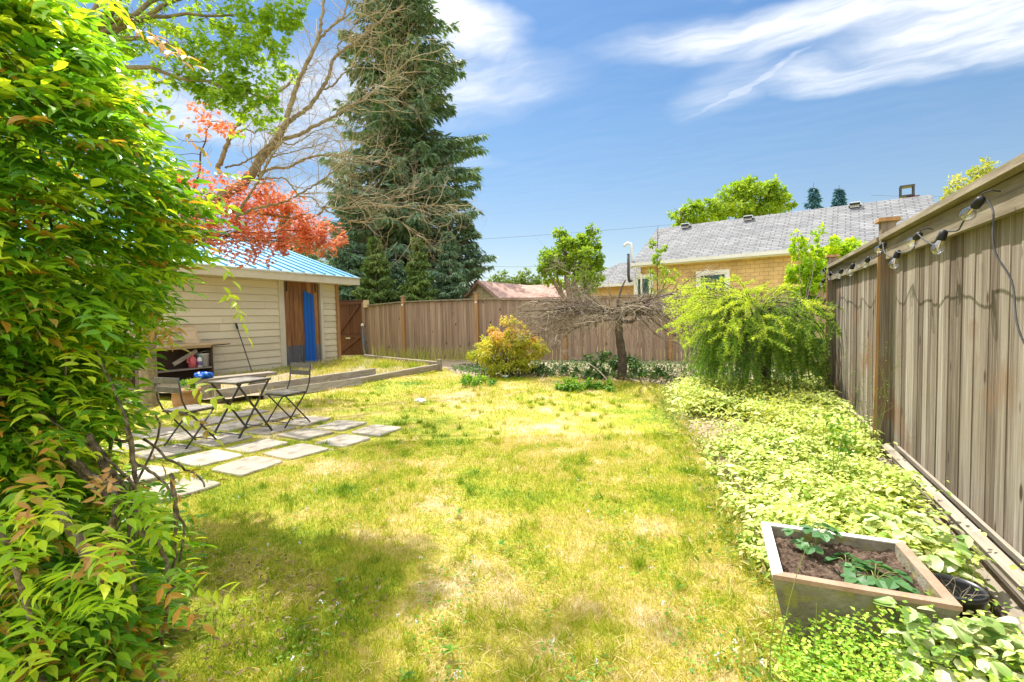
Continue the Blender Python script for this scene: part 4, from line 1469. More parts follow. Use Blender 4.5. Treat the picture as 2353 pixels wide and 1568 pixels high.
for i in range(46):
    a_ = random.uniform(0, 6.3)
    q = .5 * math.sqrt(random.random())
    b = np.array([CW[0] + .9 * q * math.cos(a_), CW[1] + .9 * q * math.sin(a_), 0])
    a2 = a_ + random.uniform(-.8, .8)
    hgt = random.uniform(.8, 2.2)
    R2_ = .55 * float(np.interp(hgt, prof[:, 0], prof[:, 1]))
    e_ = np.array([CW[0] + R2_ * math.cos(a2), CW[1] + R2_ * math.sin(a2), hgt])
    P = spline([b, b * .6 + e_ * .4 + rng.normal(size=3) * .12, b * .3 + e_ * .7 + rng.normal(size=3) * .1 + (0, 0, .1), e_])
    mb.tube(P, np.linspace(random.uniform(.005, .012), .003, len(P)), 6, r=random.random(), cap=False)
build('stem', mb, M['stem'], wi_, smooth=True)
# leaf litter and small ground leaves under it
mb = MB()
n = 1600
P = np.stack([rng.normal(-1.95, .42, n), rng.uniform(-.2, 1.75, n), np.zeros(n)], -1)
P = P[P[:, 0] < -1.25 - .25 * np.abs(P[:, 1] - .9)]
P[:, 2] = gz(P[:, 0], P[:, 1]) + rng.uniform(.01, .035, len(P))
mb.leaves(P, rdir(len(P), -.1) * (1, 1, .3), rdir(len(P), 2.), rng.uniform(.015, .04, len(P)), .014, 'dia')
tag(build('leaf_litter', mb, M['litter']), 'brown dry leaf litter on the ground beneath the wisteria', 'leaf litter', kind='stuff')
sheet('mulch', ([(-4.0, -.6), (-4.0, .5), (-3.8, 1.0)], [(-1.72, -.6), (-1.80, .5), (-2.6, 1.2)]), .02, M['soil_dry'])

# ------------------------------------------------------------------ bare deciduous tree leaning over the yard


def zb_(x, y):
    return ((450 + x / 2.24) * .78433, (y / 2.24) * .78433)


bt = thing('bare_tree', 'leaning tree with bare twisting lichen-spotted branches reaching over the fence', 'tree', (-8.6, 4.6, 0))
mbt = MB()
limbs = []
KT = 1.58


def limb(pts, r0, r1, d0, d1, zoomed=True):
    n = len(pts)
    r0, r1 = r0 * KT * .62, r1 * KT * .7
    P = [Dp(*(zb_(*p) if zoomed else p), KT * (d0 + (d1 - d0) * i / (n - 1))) for i, p in enumerate(pts)]
    P = spline(P, 7)
    P = P + rng.normal(size=P.shape) * .007
    mbt.tube(P, np.linspace(r0, r1, len(P)) * (1 + .06 * np.sin(np.arange(len(P)) * 1.7)), 9 if r0 > .03 else 6, cap=False)
    limbs.append((P, r0, r1))
    return P


base = Dp(*zb_(240, 1440), 4.6 * KT)
P = spline([np.array([base[0] - .75, base[1] - .3, -.05]), np.array([base[0] - .7, base[1] - .28, 1.2]), base + np.array([-.22, -.08, -.42]), base, Dp(*zb_(420, 1300), 4.6 * KT)], 8)
mbt.tube(P, np.linspace(.12, .080, len(P)), 12, cap=False)
limb([(240, 1440), (420, 1310), (560, 1220), (650, 1130), (710, 1030), (790, 930), (840, 850)], .078, .055, 4.6, 4.9)
limb([(830, 870), (870, 790), (900, 680), (950, 530), (1000, 430), (1050, 330), (1090, 200), (1110, 90), (1125, -80)], .046, .018, 4.9, 5.1)
limb([(1000, 430), (1060, 300), (1160, 180), (1240, 110), (1275, 10), (1300, -90)], .026, .012, 5.0, 5.3)
limb([(1160, 180), (1250, 120), (1340, 50), (1420, -20)], .014, .008, 5.1, 5.4)
limb([(840, 850), (880, 810), (940, 760), (1030, 690), (1100, 590), (1150, 500), (1170, 410), (1230, 340), (1310, 290), (1370, 235), (1430, 190), (1540, 100), (1640, 40)], .040, .012, 4.9, 5.6)
limb([(1100, 590), (1180, 560), (1260, 470), (1330, 430), (1400, 370)], .018, .006, 5.0, 5.4)
limb([(1220, 350), (1215, 290), (1280, 240), (1310, 170), (1370, 110), (1390, 40)], .014, .006, 5.1, 5.4)
limb([(800, 930), (870, 910), (960, 880), (1080, 815), (1180, 765), (1300, 690), (1400, 630), (1500, 560), (1590, 480), (1690, 380)], .036, .010, 4.85, 5.7)
limb([(1190, 765), (1230, 700), (1320, 680), (1340, 620), (1450, 560)], .012, .005, 5.0, 5.4)
limb([(1300, 690), (1420, 655), (1530, 660), (1650, 600)], .012, .004, 5.2, 5.6)
limb([(690, 1150), (760, 1110), (880, 1100), (1000, 1040), (1120, 1020), (1270, 1030), (1400, 1050), (1560, 1100)], .028, .007, 4.8, 5.7)
limb([(650, 1180), (760, 1170), (870, 1180), (950, 1280), (1040, 1300), (1100, 1370)], .016, .007, 4.75, 5.1)
limb([(540, 1430), (600, 1320), (650, 1250), (720, 1130), (780, 1020), (830, 940)], .022, .014, 4.5, 4.7)
limb([(550, 1420), (700, 1360), (850, 1330), (960, 1270), (1080, 1200), (1200, 1110), (1290, 1040)], .022, .008, 4.5, 5.2)
limb([(360, 1390), (500, 1390), (620, 1390), (760, 1410), (880, 1430), (1060, 1420), (1130, 1360), (1260, 1370), (1400, 1350), (1560, 1360), (1760, 1350), (1900, 1350), (2000, 1360)], .030, .006, 4.6, 6.2)
limb([(1110, 1370), (1200, 1410), (1290, 1450), (1400, 1460), (1540, 1430), (1650, 1470), (1750, 1550)], .014, .005, 5.2, 6.0)
limb([(1100, 1370), (1180, 1310), (1290, 1290), (1400, 1300), (1520, 1310), (1640, 1280), (1740, 1240)], .012, .004, 5.2, 6.0)
limb([(420, 1110), (450, 1040), (480, 950), (520, 850), (570, 800), (600, 730), (650, 700), (760, 640), (880, 560), (950, 480)], .038, .014, 4.7, 4.9)
limb([(540, 880), (600, 850), (660, 870), (700, 850), (800, 900)], .016, .007, 4.75, 4.8)
limb([(470, 1100), (560, 1080), (640, 1040), (720, 980), (760, 940)], .016, .010, 4.6, 4.8)
limb([(-20, 540), (60, 540), (120, 510), (190, 470), (220, 400), (320, 380), (360, 350)], .022, .008, 4.4, 4.5)
limb([(840, 930), (900, 950), (970, 920), (1060, 860), (1200, 830)], .012, .005, 4.9, 5.3)
limb([(780, 1030), (900, 1000), (1050, 960), (1160, 930), (1300, 920)], .010, .004, 4.9, 5.3)
build('trunk', mbt, M['bark'], bt, smooth=True)
mbw = MB()
for (P, r0, r1) in limbs:
    n = len(P)
    Lt = np.linalg.norm(np.diff(P, axis=0), axis=1).sum()
    k = int(Lt * 7.6)
    right = P[-1][0] > -3.4
    for j in range(k):
        i = int((.12 + .88 * random.random() ** .75) * (n - 1))
        T = unit(P[min(i + 1, n - 1)] - P[max(i - 1, 0)])
        a_ = rad(random.uniform(25, 65))
        s_ = unit(np.cross(T, rdir(1)[0]))
        d = T * math.cos(a_) + s_ * math.sin(a_) + np.array([0, 0, .05])
        frac = i / n
        grow(mbw, P[i], d, 1.5 * random.uniform(.25, .75) * (1.15 if frac > .5 else .8), random.uniform(.0045, .008), 0, seg=.13, jit=.30, grav=-.01,
             kids=(4, 3), ang=(25, 65), ratio=(.4, .65), sides=(4, 3, 3), rend=.3, rr=.6)
build('twigs', mbw, M['twig_pale'], bt)
# moss spurs on the limbs
mb = MB()
for (P, r0, r1) in limbs:
    for j in range(int(len(P) * 1.2)):
        i = random.randrange(len(P))
        o = P[i] + rdir(1)[0] * r0 * .7
        mb.tube([o, o + rdir(1)[0] * random.uniform(.012, .03)], [random.uniform(.003, .008), .002], 4)
build('lichen', mb, mat('lichen', [(0, (.16, .15, .06)), (1, (.45, .42, .26))], nscale=6, rnd=.7, rough=.95), bt)

# ------------------------------------------------------------------ green maple hanging in from the top left
gm = thing('green_maple', 'green Japanese maple boughs with small star leaves hanging in at the top left', 'tree', (-5.6, 1.6, 0))
mb = MB()
for px, py, d_, R, n in ((250, 40, 4.2, .30, 500), (330, 30, 4.3, .30, 420), (300, 130, 4.3, .24, 420), (390, 110, 4.4, .24, 360), (440, 180, 4.4, .16, 260), (370, 180, 4.4, .16, 200), (420, 30, 4.6, .26, 360), (500, 20, 4.7, .28, 380), (560, 70, 4.7, .28, 650), (600, 20, 4.7, .28, 600), (650, 15, 4.8, .22, 520),
                         (630, 50, 4.8, .16, 300), (480, 130, 4.5, .28, 700), (560, 150, 4.6, .26, 750), (600, 110, 4.7, .22, 420), (520, 210, 4.6, .26, 750), (590, 200, 4.6, .22, 600), (490, 205, 4.5, .18, 380), (625, 165, 4.7, .16, 260), (570, 250, 4.6, .20, 420), (610, 255, 4.6, .14, 180), (350, 240, 4.4, .12, 120), (680, 5, 4.8, .14, 140),
                         (480, 80, 4.6, .2, 260), (540, 300, 4.6, .08, 30), (610, 290, 4.6, .09, 60),
                         # above the frame: throws the broken shade on the lawn
                         (560, -120, 4.8, .5, 900), (640, -330, 5.1, .65, 1100), (760, -420, 5.4, .6, 800), (450, -200, 4.7, .6, 1000), (880, -560, 5.6, .5, 500), (300, -100, 4.4, .5, 600), (700, -700, 5.3, .6, 700), (500, -560, 5.0, .6, 800)):
    R = R * 1.0
    crown(mb, Dp(px, py, d_), (R * 1.2, R * 1.2, R * .66), int(n * (.72 if py > -60 else 1)), .046, 'star', clump=.34, nclump=13, wr=1.0, up=1.3, shell=.3)
over_pts = [np.array([-3.94, 3.95, 5.2]), np.array([-4.5, 3.8, 5.1])]
for c, R, n in zip(over_pts, (.40, .40), (1200, 1000)):
    crown(mb, c, (R * 1.2, R, R * .5), n, .06, 'star', clump=.5, nclump=12, wr=1.0, up=1.3, shell=.2)
build('foliage', mb, M['maple_green'], gm)
mb = MB()
P = spline([(-5.6, 1.6, -.05), (-5.55, 1.65, 1.2), (-5.3, 1.9, 2.6), (-5.0, 2.2, 3.6)], 8)
mb.tube(P, np.linspace(.11, .06, len(P)), 10)
for q in ((560, 40, 4.7), (500, 150, 4.6), (400, 60, 4.4), (640, -300, 5.1), (460, -200, 4.8), (760, -420, 5.4), (590, 220, 4.6), (280, 60, 4.3), (600, -600, 5.2), *over_pts):
    t_ = q if isinstance(q, np.ndarray) else Dp(*q)
    s_ = P[-1 - random.randrange(4)]
    Q = spline([s_, s_ * .6 + t_ * .4 + (0, 0, .12), t_])
    mb.tube(Q + rng.normal(size=Q.shape) * .012, np.linspace(.028, .006, len(Q)), 6, cap=False)
    for j in range(10):
        i = random.randrange(len(Q) // 2, len(Q))
        grow(mb, Q[i], rdir(1)[0] * (1, 1, .5), random.uniform(.2, .45), .004, 0, seg=.08, jit=.25, kids=(3,), sides=(4, 3))
build('trunk', mb, M['bark'], gm, smooth=True)

# ------------------------------------------------------------------ red maple over the shed roof
rm = thing('red_maple', 'red and copper Japanese maple spreading over the blue shed roof', 'tree', (-8.6, 4.3, 0))
mb = MB()


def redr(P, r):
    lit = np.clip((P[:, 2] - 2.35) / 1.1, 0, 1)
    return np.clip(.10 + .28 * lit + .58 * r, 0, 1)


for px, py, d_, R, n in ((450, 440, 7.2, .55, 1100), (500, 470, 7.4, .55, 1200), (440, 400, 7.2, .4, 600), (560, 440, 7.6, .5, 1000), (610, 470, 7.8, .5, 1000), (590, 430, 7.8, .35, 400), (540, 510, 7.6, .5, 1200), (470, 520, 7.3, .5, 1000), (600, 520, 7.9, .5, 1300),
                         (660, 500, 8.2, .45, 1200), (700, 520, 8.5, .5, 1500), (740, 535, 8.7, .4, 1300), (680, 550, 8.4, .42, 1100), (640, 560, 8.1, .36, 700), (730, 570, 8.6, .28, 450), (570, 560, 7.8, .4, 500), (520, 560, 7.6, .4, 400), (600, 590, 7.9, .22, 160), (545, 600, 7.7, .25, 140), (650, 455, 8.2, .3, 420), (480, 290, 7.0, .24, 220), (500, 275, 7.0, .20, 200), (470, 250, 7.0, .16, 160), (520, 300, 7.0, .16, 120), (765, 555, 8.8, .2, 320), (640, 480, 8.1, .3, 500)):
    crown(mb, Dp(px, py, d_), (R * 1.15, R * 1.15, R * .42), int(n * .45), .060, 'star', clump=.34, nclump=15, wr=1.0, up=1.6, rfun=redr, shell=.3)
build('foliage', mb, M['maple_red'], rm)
mb = MB()
P = spline([(-8.6, 4.3, -.05), (-8.6, 4.35, 1.0), (-8.4, 4.5, 1.9), (-8.2, 4.8, 2.5)], 8)
mb.tube(P, np.linspace(.10, .05, len(P)), 10)
for q in ((700, 530, 8.5), (600, 480, 7.8), (480, 440, 7.3), (540, 530, 7.6), (650, 555, 8.2), (480, 280, 7.0), (740, 550, 8.7)):
    t_ = Dp(*q)
    s_ = P[-1 - random.randrange(3)]
    Q = spline([s_, s_ * .6 + t_ * .4 + (0, 0, .1), t_])
    mb.tube(Q + rng.normal(size=Q.shape) * .015, np.linspace(.03, .006, len(Q)), 6, cap=False)
    for j in range(8):
        i = random.randrange(len(Q) // 3, len(Q))
        grow(mb, Q[i], rdir(1)[0] * (1, 1, .4), random.uniform(.3, .7), .006, 0, seg=.1, jit=.25, kids=(3,), sides=(4, 3))
build('trunk', mb, M['bark_dark'], rm, smooth=True)

# ------------------------------------------------------------------ conifers behind


def conifer(name, lb, x, y, H_, slope, z0, m, step=.42, nb=7, spray=.34, dens=1., rmax=9., droop=-.25, grp=None, tw=.20, bare=0.):
    t = thing(name, lb, 'tree', (x, y, 0), grp)
    mbt_, mb_ = MB(), MB()
    mbt_.tube([(x, y, -.1), (x, y, H_ * .5), (x, y, H_)], [H_ * .018, H_ * .011, .02], 8)
    z_ = z0
    PP, DD, NN, LL, RR = [], [], [], [], []
    while z_ < H_ - .3:
        R = min((H_ - z_) * slope, rmax) * random.uniform(.8, 1.12)
        for b in range(nb):
            az = random.uniform(0, 2 * math.pi)
            if random.random() < bare:
                continue
            L = R * random.uniform(.64, 1.12)
            el = random.uniform(-.10, .22) + .25 * (z_ / H_)
            k = max(5, int(L / .17))
            s_ = np.linspace(0, 1, k + 1)
            dirh = np.array([math.cos(az), math.sin(az), 0])
            pts = np.array([x, y, z_ + random.uniform(-.2, .2)]) + dirh * (L * s_)[:, None] + np.array([0, 0, 1.]) * (L * (el * s_ + droop * s_ ** 2 + .14 * s_ ** 4))[:, None]
            if L > .8:
                mbt_.tube(pts[::2] if k > 6 else pts, np.linspace(.012 + .012 * L, .006, len(pts[::2] if k > 6 else pts)), 4, cap=False)
            sd_ = np.array([-dirh[1], dirh[0], 0])
            bv = random.random()
            nn = int((k + 1) * 9 * dens)
            q = rng.random(nn) ** .75
            q = .12 + .88 * q
            pp = np.stack([np.interp(q, s_, pts[:, i]) for i in range(3)], -1)
            wdt = L * tw * np.sin(np.clip(q * 1.15, 0, 1) * math.pi * .9 + .25) + .08
            sgn = rng.uniform(-1, 1, nn)
            pp = pp + sd_ * (sgn * wdt)[:, None] + np.array([0, 0, -1.]) * (np.abs(sgn) * wdt * .35 + rng.random(nn) * .10)[:, None]
            D = unit(dirh * .6 + sd_ * sgn[:, None] * 1.0 + np.array([0, 0, -.55]) + rng.normal(size=(nn, 3)) * .28)
            PP.append(pp)
            DD.append(D)
            NN.append(unit(np.array([0, 0, 1.]) + rng.normal(size=(nn, 3)) * .4))
            LL.append(spray * rng.uniform(.55, 1.25, nn))
            RR.append(np.clip(.5 * bv + .5 * rng.random(nn), 0, 1))
        z_ += step * random.uniform(.75, 1.25)
    PP, DD, NN, LL, RR = map(np.concatenate, (PP, DD, NN, LL, RR))
    mb_.leaves(PP, DD, NN, LL, LL * .30, 'dia', RR)
    build('trunk', mbt_, M['bark_dark'], t, smooth=True)
    build('crown', mb_, M[m], t)
    return t


def gpos(px, d_):
    p = Dp(px, 740, d_)
    return p[0], p[1]


x, y = gpos(938, 25)
conifer('fir_tree', 'very tall dark green fir towering behind the back fence, its top out of frame', x, y, 25, .245, 1.6, 'fir', nb=11, rmax=4.7, spray=.38, dens=1.05, bare=.04)
x, y = gpos(815, 27)
conifer('fir_tree', 'shorter fir half hidden behind the left side of the tallest one', x, y, 10.2, .36, 1.0, 'fir', nb=7, rmax=2.8, spray=.34, dens=1.)
x, y = gpos(1075, 24)
conifer('fir_tree', 'low bushy fir at the right foot of the tallest one', x, y, 6.6, .42, .6, 'fir', nb=7, rmax=1.7, spray=.30, dens=1.1)
for px, d_, H_, s_, lb in ((795, 19, 4.6, .40, 'dense green cedar right behind the shed corner'), (868, 18.5, 4.6, .34, 'dark cedar above the back gate'), (965, 18, 4.4, .32, 'yellowish green cedar behind the back fence, in front of the tall fir'),
                           (1035, 19, 4.9, .30, 'dark cedar beside the garage gable'), (915, 20, 4.0, .34, 'low cedar between the gate and the first fence posts')):
    x, y = gpos(px, d_)
    conifer('cedar_tree', lb, x, y, H_, s_, .15, 'cedar' if px in (965, 868) else 'fir', step=.22, nb=8, rmax=1.25, spray=.20, dens=1.6, droop=-.15, grp='cedars behind the back fence')
for px, d_, top, lb in ((708, 45, 488, 'small distant fir, the left one above the red maple'), (665, 50, 470, 'small distant fir peeping over the red maple farther left'), (1867, 42, 425, 'blue spruce top behind the grey house roof, the taller of two'), (1925, 43, 430, 'blue spruce top behind the grey house roof, the shorter right one')):
    x, y = gpos(px, d_)
    H_ = float(Dp(px, top, d_)[2])
    conifer('blue_spruce' if px > 1000 else 'fir_tree', lb, x, y, H_, .30, H_ * .55, 'blue_spruce' if px > 1000 else 'fir', step=.45, nb=7, rmax=2.2, spray=.4, dens=.8, droop=-.05)
# pole among the trees
x, y = gpos(1720, 38)
tag(build('utility_pole', MB().tube([(x, y, 0), (x, y, float(Dp(1720, 462, 38)[2]))], .13, 8), M['bark'], loc=(x, y, 0)), 'grey wooden utility pole rising among the leafy trees behind the house roof', 'pole')


def broadleaf(name, lb, blobs, m, trunk, size, tpl='dia', clump=.4, grp=None, nclump=14, trunk_r=.12, wr=.6):
    t = thing(name, lb, 'tree' if 'tree' in name else 'shrub', trunk, grp)
    mb = MB()
    mt = MB()
    top = np.array(trunk, float)
    for px, py, d_, R, n in blobs:
        c = Dp(px, py, d_)
        crown(mb, c, (R, R, R * .85), n, size, tpl, clump=clump, nclump=nclump, wr=wr, shell=.35)
        mid = np.array([trunk[0], trunk[1], max(c[2] * .45, .2)])
        Q = spline([top + (0, 0, -.05), mid, mid * .4 + c * .6, c + (0, 0, R * .4)])
        mt.tube(Q + rng.normal(size=Q.shape) * .02, np.linspace(trunk_r, trunk_r * .12, len(Q)), 7, cap=False)
        for j in range(5):
            i = random.randrange(len(Q) // 2, len(Q))
            grow(mt, Q[i], rdir(1)[0], R * random.uniform(.6, 1.1), max(trunk_r * .15, .012), 0, seg=R * .2, jit=.25, kids=(3,), sides=(4, 3))
    build('trunk', mt, M['bark'], t, smooth=True)
    build('crown', mb, M[m], t)
    return t


x, y = gpos(1310, 16)
broadleaf('leafy_tree', 'rounded green tree with ragged shoots between the garage and the grey-roofed house', ((1295, 595, 16, .62, 1700), (1340, 600, 16, .6, 1500), (1275, 625, 16, .45, 800), (1350, 560, 16.2, .4, 700), (1300, 555, 16, .35, 600), (1362, 530, 16.2, .2, 130), (1285, 535, 16, .16, 110), (1250, 605, 15.8, .25, 220), (1320, 640, 16, .7, 1200), (1365, 625, 16, .4, 500)),
          'tree_green', (x, y, 0), .13)
for i, (bl, lb) in enumerate(((((1600, 490, 36, 1.0, 900), (1565, 500, 36, .8, 450), (1630, 480, 36, .9, 600)), 'leafy green tree behind the left half of the grey roof, the lower one'),
                              (((1690, 475, 37, 1.6, 1800), (1740, 455, 37, 1.7, 2200), (1785, 470, 37, 1.2, 1000), (1710, 440, 37, 1.1, 800), (1770, 445, 37, .9, 500)), 'bigger leafy green tree behind the middle of the grey roof'))):
    x, y = gpos(bl[0][0], bl[0][2])
    broadleaf('leafy_tree', lb, bl, 'tree_green', (x, y, 0), .30, nclump=22, trunk_r=.2, clump=.32)
x, y = gpos(2250, 15)
broadleaf('leafy_tree', 'sparse yellowish tree top showing above the right-hand fence', ((2240, 415, 15, .5, 260), (2265, 390, 15, .35, 170), (2205, 430, 15, .4, 150), (2185, 430, 15, .18, 60), (2290, 395, 15, .25, 80), (2240, 440, 15, .4, 200), (2270, 370, 15, .12, 30)), 'tree_yellow', (x, y, 0), .16, nclump=8, wr=.45, trunk_r=.05)
for px, lb in ((1165, 'distant dark treeline shrub left of the power lines'), (1215, 'distant rounded shrub behind the garage ridge')):
    x, y = gpos(px, 40)
    broadleaf('distant_tree', lb, ((px, 645, 40, .9, 300), (px + 22, 650, 40, .8, 250), (px - 20, 652, 40, .8, 250)), 'cedar', (x, y, 0), .3, grp='distant trees behind the garage')
# sapling in front of the house
x, y = gpos(1512, 14)
sp_ = thing('oak_sapling', 'slender young tree with sparse leaves standing in front of the grey roof corner', 'sapling', (x, y, 0))
mb = MB()
top = Dp(1512, 520, 14)
mb.tube(spline([(x, y, 0), (x, y, 1.5), Dp(1510, 600, 14), top]), np.linspace(.028, .006, 19), 6)
ml = MB()
for k in range(13):
    zf = .35 + .65 * k / 13
    o = np.array([x, y, 0]) * (1 - zf) + top * zf
    o[2] = 1.3 + (top[2] - 1.3) * (k / 13)
    d = rdir(1)[0] * (1, 1, .3) + (0, 0, .4)
    Lb = .62 * (1 - k / 15)
    P = grow(mb, o, d, Lb, .008, 0, seg=.1, jit=.15, kids=(3,), sides=(4, 3))
    if k < 11:
        crown(ml, P[-1], Lb * .35, 60, .10, 'dia', nclump=6, clump=.5)
build('trunk', mb, M['bark_dark'], sp_)
build('crown', ml, M['tree_green'], sp_)

# lime climber over the far end of the grey fence, dark ivy leaves below
lc = thing('lime_climber', 'lime-green leafy climber with dark glossy lower leaves in the corner where both fences meet', 'climbing shrub', (.8, 8.6, 0))
mb = MB()
for px, py, d_, R, n in ((1845, 640, 8.6, .26, 700), (1900, 610, 8.8, .3, 800), (1870, 660, 8.6, .26, 700), (1935, 600, 9.1, .22, 500), (1860, 620, 8.7, .24, 420), (1850, 600, 8.7, .2, 260), (1890, 590, 8.9, .22, 380), (1925, 580, 9.2, .2, 320), (1960, 578, 9.5, .22, 300), (1985, 570, 9.7, .16, 160), (1900, 560, 9.0, .16, 180), (1865, 555, 8.8, .12, 90), (1832, 540, 8.7, .09, 50), (1855, 650, 8.6, .22, 380), (1880, 630, 8.7, .2, 300), (1820, 620, 8.6, .09, 50), (1885, 530, 8.9, .07, 30), (1840, 575, 8.7, .16, 200), (1950, 560, 9.3, .16, 220), (1910, 640, 8.8, .2, 350), (1850, 690, 8.5, .2, 300)):
    crown(mb, Dp(px, py, d_), R, n, .085, 'leaf', nclump=9, wr=.42, shell=.3)
build('crown', mb, M['lime'], lc)
mb = MB()
for px, py, d_, R, n in ((1870, 680, 8.7, .26, 700), (1875, 730, 8.7, .26, 800), (1880, 780, 8.6, .26, 700), (1880, 830, 8.5, .25, 700), (1850, 700, 8.6, .2, 400), (1890, 860, 8.4, .2, 400)):
    crown(mb, Dp(px, py, d_), (R, R, R * 1.15), n, .075, 'oval', nclump=12, wr=.6)
build('ivy_leaves', mb, M['ivy'], lc)
mb = MB()
for q in ((1860, 600, 8.8), (1832, 535, 8.7), (1925, 575, 9.2), (1985, 565, 9.7), (1885, 525, 8.9)):
    Q = spline([(.8, 8.6, 0), (.75, 8.6, .8), Dp(*q) * .6 + np.array([.8, 8.6, .9]) * .4, Dp(*q)])
    mb.tube(Q, np.linspace(.012, .003, len(Q)), 6, cap=False)
build('stem', mb, M['bark_dark'], lc)

# ------------------------------------------------------------------ weeping larch on a short trunk
wl_ = thing('weeping_larch', 'mushroom-shaped weeping larch with bright lime needles drooping almost to the border', 'tree', (.22, 7.35, 0))
mb = MB()
mb.tube(spline([(.27, 7.3, -.03), (.24, 7.32, .4), (.25, 7.38, .9), (.15, 7.4, 1.3)]), np.linspace(.075, .05, 19), 10)
mb.tube(spline([(-.02, 7.25, -.03), (.0, 7.28, .5), (.08, 7.36, 1.1)]), np.linspace(.04, .03, 13), 8)
ml = MB()
NP, ND, NNn, NR, NL_ = [], [], [], [], []
for i in range(330):
    az = random.uniform(0, 2 * math.pi)
    kind = random.random()
    zz = random.uniform(.75, 1.34)
    L = random.uniform(.55, 1.04)
    el = random.uniform(.05, .7)
    g_ = random.uniform(.055, .12)
    if kind < .20:                    # straight new shoots on top, mostly reaching out to the left
        az = math.pi + .45 + random.gauss(0, .8) if random.random() < .85 else az
        el = random.uniform(.02, .65)
        g_ = random.uniform(.012, .035)
        L = random.uniform(.75, 1.08)
        zz = random.uniform(1.0, 1.38)
    n = 22
    p = np.array([.12 + .14 * math.cos(az), 7.38 + .14 * math.sin(az), zz])
    d = np.array([math.cos(az) * math.cos(el), math.sin(az) * math.cos(el), math.sin(el)])
    P = [p.copy()]
    for j in range(n):
        d = unit(d + np.array([0, 0, -g_ * (1 + 1.6 * j / n)]) + rng.normal(size=3) * .035)
        p = p + d * L / n * 1.12
        if p[2] < .10:
            break
        P.append(p.copy())
    P = np.array(P)
    if len(P) < 4:
        continue
    mb.tube(P, np.linspace(.009, .002, len(P)), 4, cap=False)
    strands = [P[1:]]
    for q in range(random.randint(2, 4)):           # drooping side strands
        k = random.randrange(len(P) // 3, len(P))
        s_ = P[k].copy()
        dd = unit(rdir(1)[0] * (1, 1, .3) + unit(P[k] - P[k - 1]) * .8)
        Q = [s_.copy()]
        for j in range(random.randint(4, 9)):
            dd = unit(dd + np.array([0, 0, -.20 if kind > .2 else -.03]))
            s_ = s_ + dd * .035
            if s_[2] < .08:
                break
            Q.append(s_.copy())
        if len(Q) > 3:
            Q = np.array(Q)
            mb.tube(Q, .0018, 3, cap=False)
            strands.append(Q)
    for Q in strands:
        T = unit(np.gradient(Q, axis=0))
        m = 9
        pp = np.repeat(Q, m, 0) + rng.normal(size=(len(Q) * m, 3)) * .007
        tt_ = np.repeat(T, m, 0)
        o = rdir(len(pp))
        o = unit(o - tt_ * np.sum(o * tt_, 1, keepdims=True))
        NP.append(pp)
        ND.append(unit(o + tt_ * .75))
        NNn.append(rdir(len(pp)))
        top_ = np.clip((pp[:, 2] - .75) / .6, 0, 1)
        fr = np.linspace(0, 1, len(Q)).repeat(m)
        sv = random.uniform(-.10, .16)
        NR.append(np.clip(.27 + sv + .22 * fr + .10 * top_ + (.38 if kind < .2 else 0) + .16 * rng.random(len(pp)), 0, 1))
        NL_.append(rng.uniform(.028, .052, len(pp)))
NP, ND, NNn, NR, NL_ = map(np.concatenate, (NP, ND, NNn, NR, NL_))
ml.leaves(NP, ND, NNn, NL_, .0068, 'needle', NR)
build('trunk', mb, M['bark_dark'], wl_, smooth=True)
build('needles', ml, M['larch'], wl_)
# shoots of the neighbouring plant with seed heads, orange hose ring on a stake
hs = Dp(1785, 895, 6.9)
tag(build('garden_hose', MB().tube([hs + np.array([.12 * math.cos(t), .05 * math.sin(t), .075 * math.sin(t)]) + (0, 0, .002 * t) for t in np.linspace(0, 14, 60)], .006, 6, cap=False)
          .tube([hs + (-.02, 0, -.25), hs + (-.02, 0, .1)], .006, 5), M['orange_hose'], loc=hs), 'coil of thin orange hose hooked by the larch trunk', 'hose')

# ------------------------------------------------------------------ dead umbrella tree
dt = thing('dead_tree', 'leafless umbrella-shaped tree with flat tangled grey crown in front of the back fence', 'tree', (-2.18, 9.27, 0))
mb, mw = MB(), MB()
hub = np.array([-2.2, 9.3, 1.27])
mb.tube(spline([(-2.15, 9.25, -.05), (-2.14, 9.27, .4), (-2.2, 9.3, .85), hub]), np.linspace(.095, .065, 19) * (1 + .08 * np.sin(np.arange(19) * 2.1)), 10)
mb.tube(spline([hub + (0, 0, -.15), hub + (.22, .08, -.18), hub + (.38, .15, -.02), hub + (.7, .3, .12), hub + (1.0, .4, .2)]), np.linspace(.035, .014, 25), 8)
mb.tube(spline([hub, hub + (-.02, 0, .2), hub + (.06, .02, .48), hub + (.12, .05, .62)]), np.linspace(.03, .012, 19), 7)
lat = R0
for i in range(46):
    az = random.uniform(0, 2 * math.pi)
    L = random.uniform(1.0, 2.05)
    d = lat * math.cos(az) * 1.25 + np.array([-R0[1], R0[0], 0]) * math.sin(az) * .8
    if d @ lat > 0:
        L *= 1.15
    P = grow(mb, hub + rng.normal(size=3) * (.06, .06, .05), d + (0, 0, random.uniform(.0, .34)), L * 1.1, random.uniform(.015, .032), 0, seg=.12, jit=(.17, .17, .08), grav=-.026, kids=(5,), ang=(20, 55), ratio=(.35, .6), sides=(6, 4), rend=.25)
    for j in range(13):
        k = random.randrange(len(P) // 3, len(P))
        grow(mw, P[k], unit(rdir(1)[0] * (1, 1, .45) + unit(P[k] - P[k - 1]) * .8), random.uniform(.25, .55), random.uniform(.0045, .0085), 0, seg=.07, jit=.25, grav=-.05, kids=(4, 3), ang=(25, 60), ratio=(.4, .7), sides=(4, 3, 3), rend=.35, rr=.65)
build('trunk', mb, M['bark_dark'], dt, smooth=True)
build('twigs', mw, M['twig_brown'], dt)

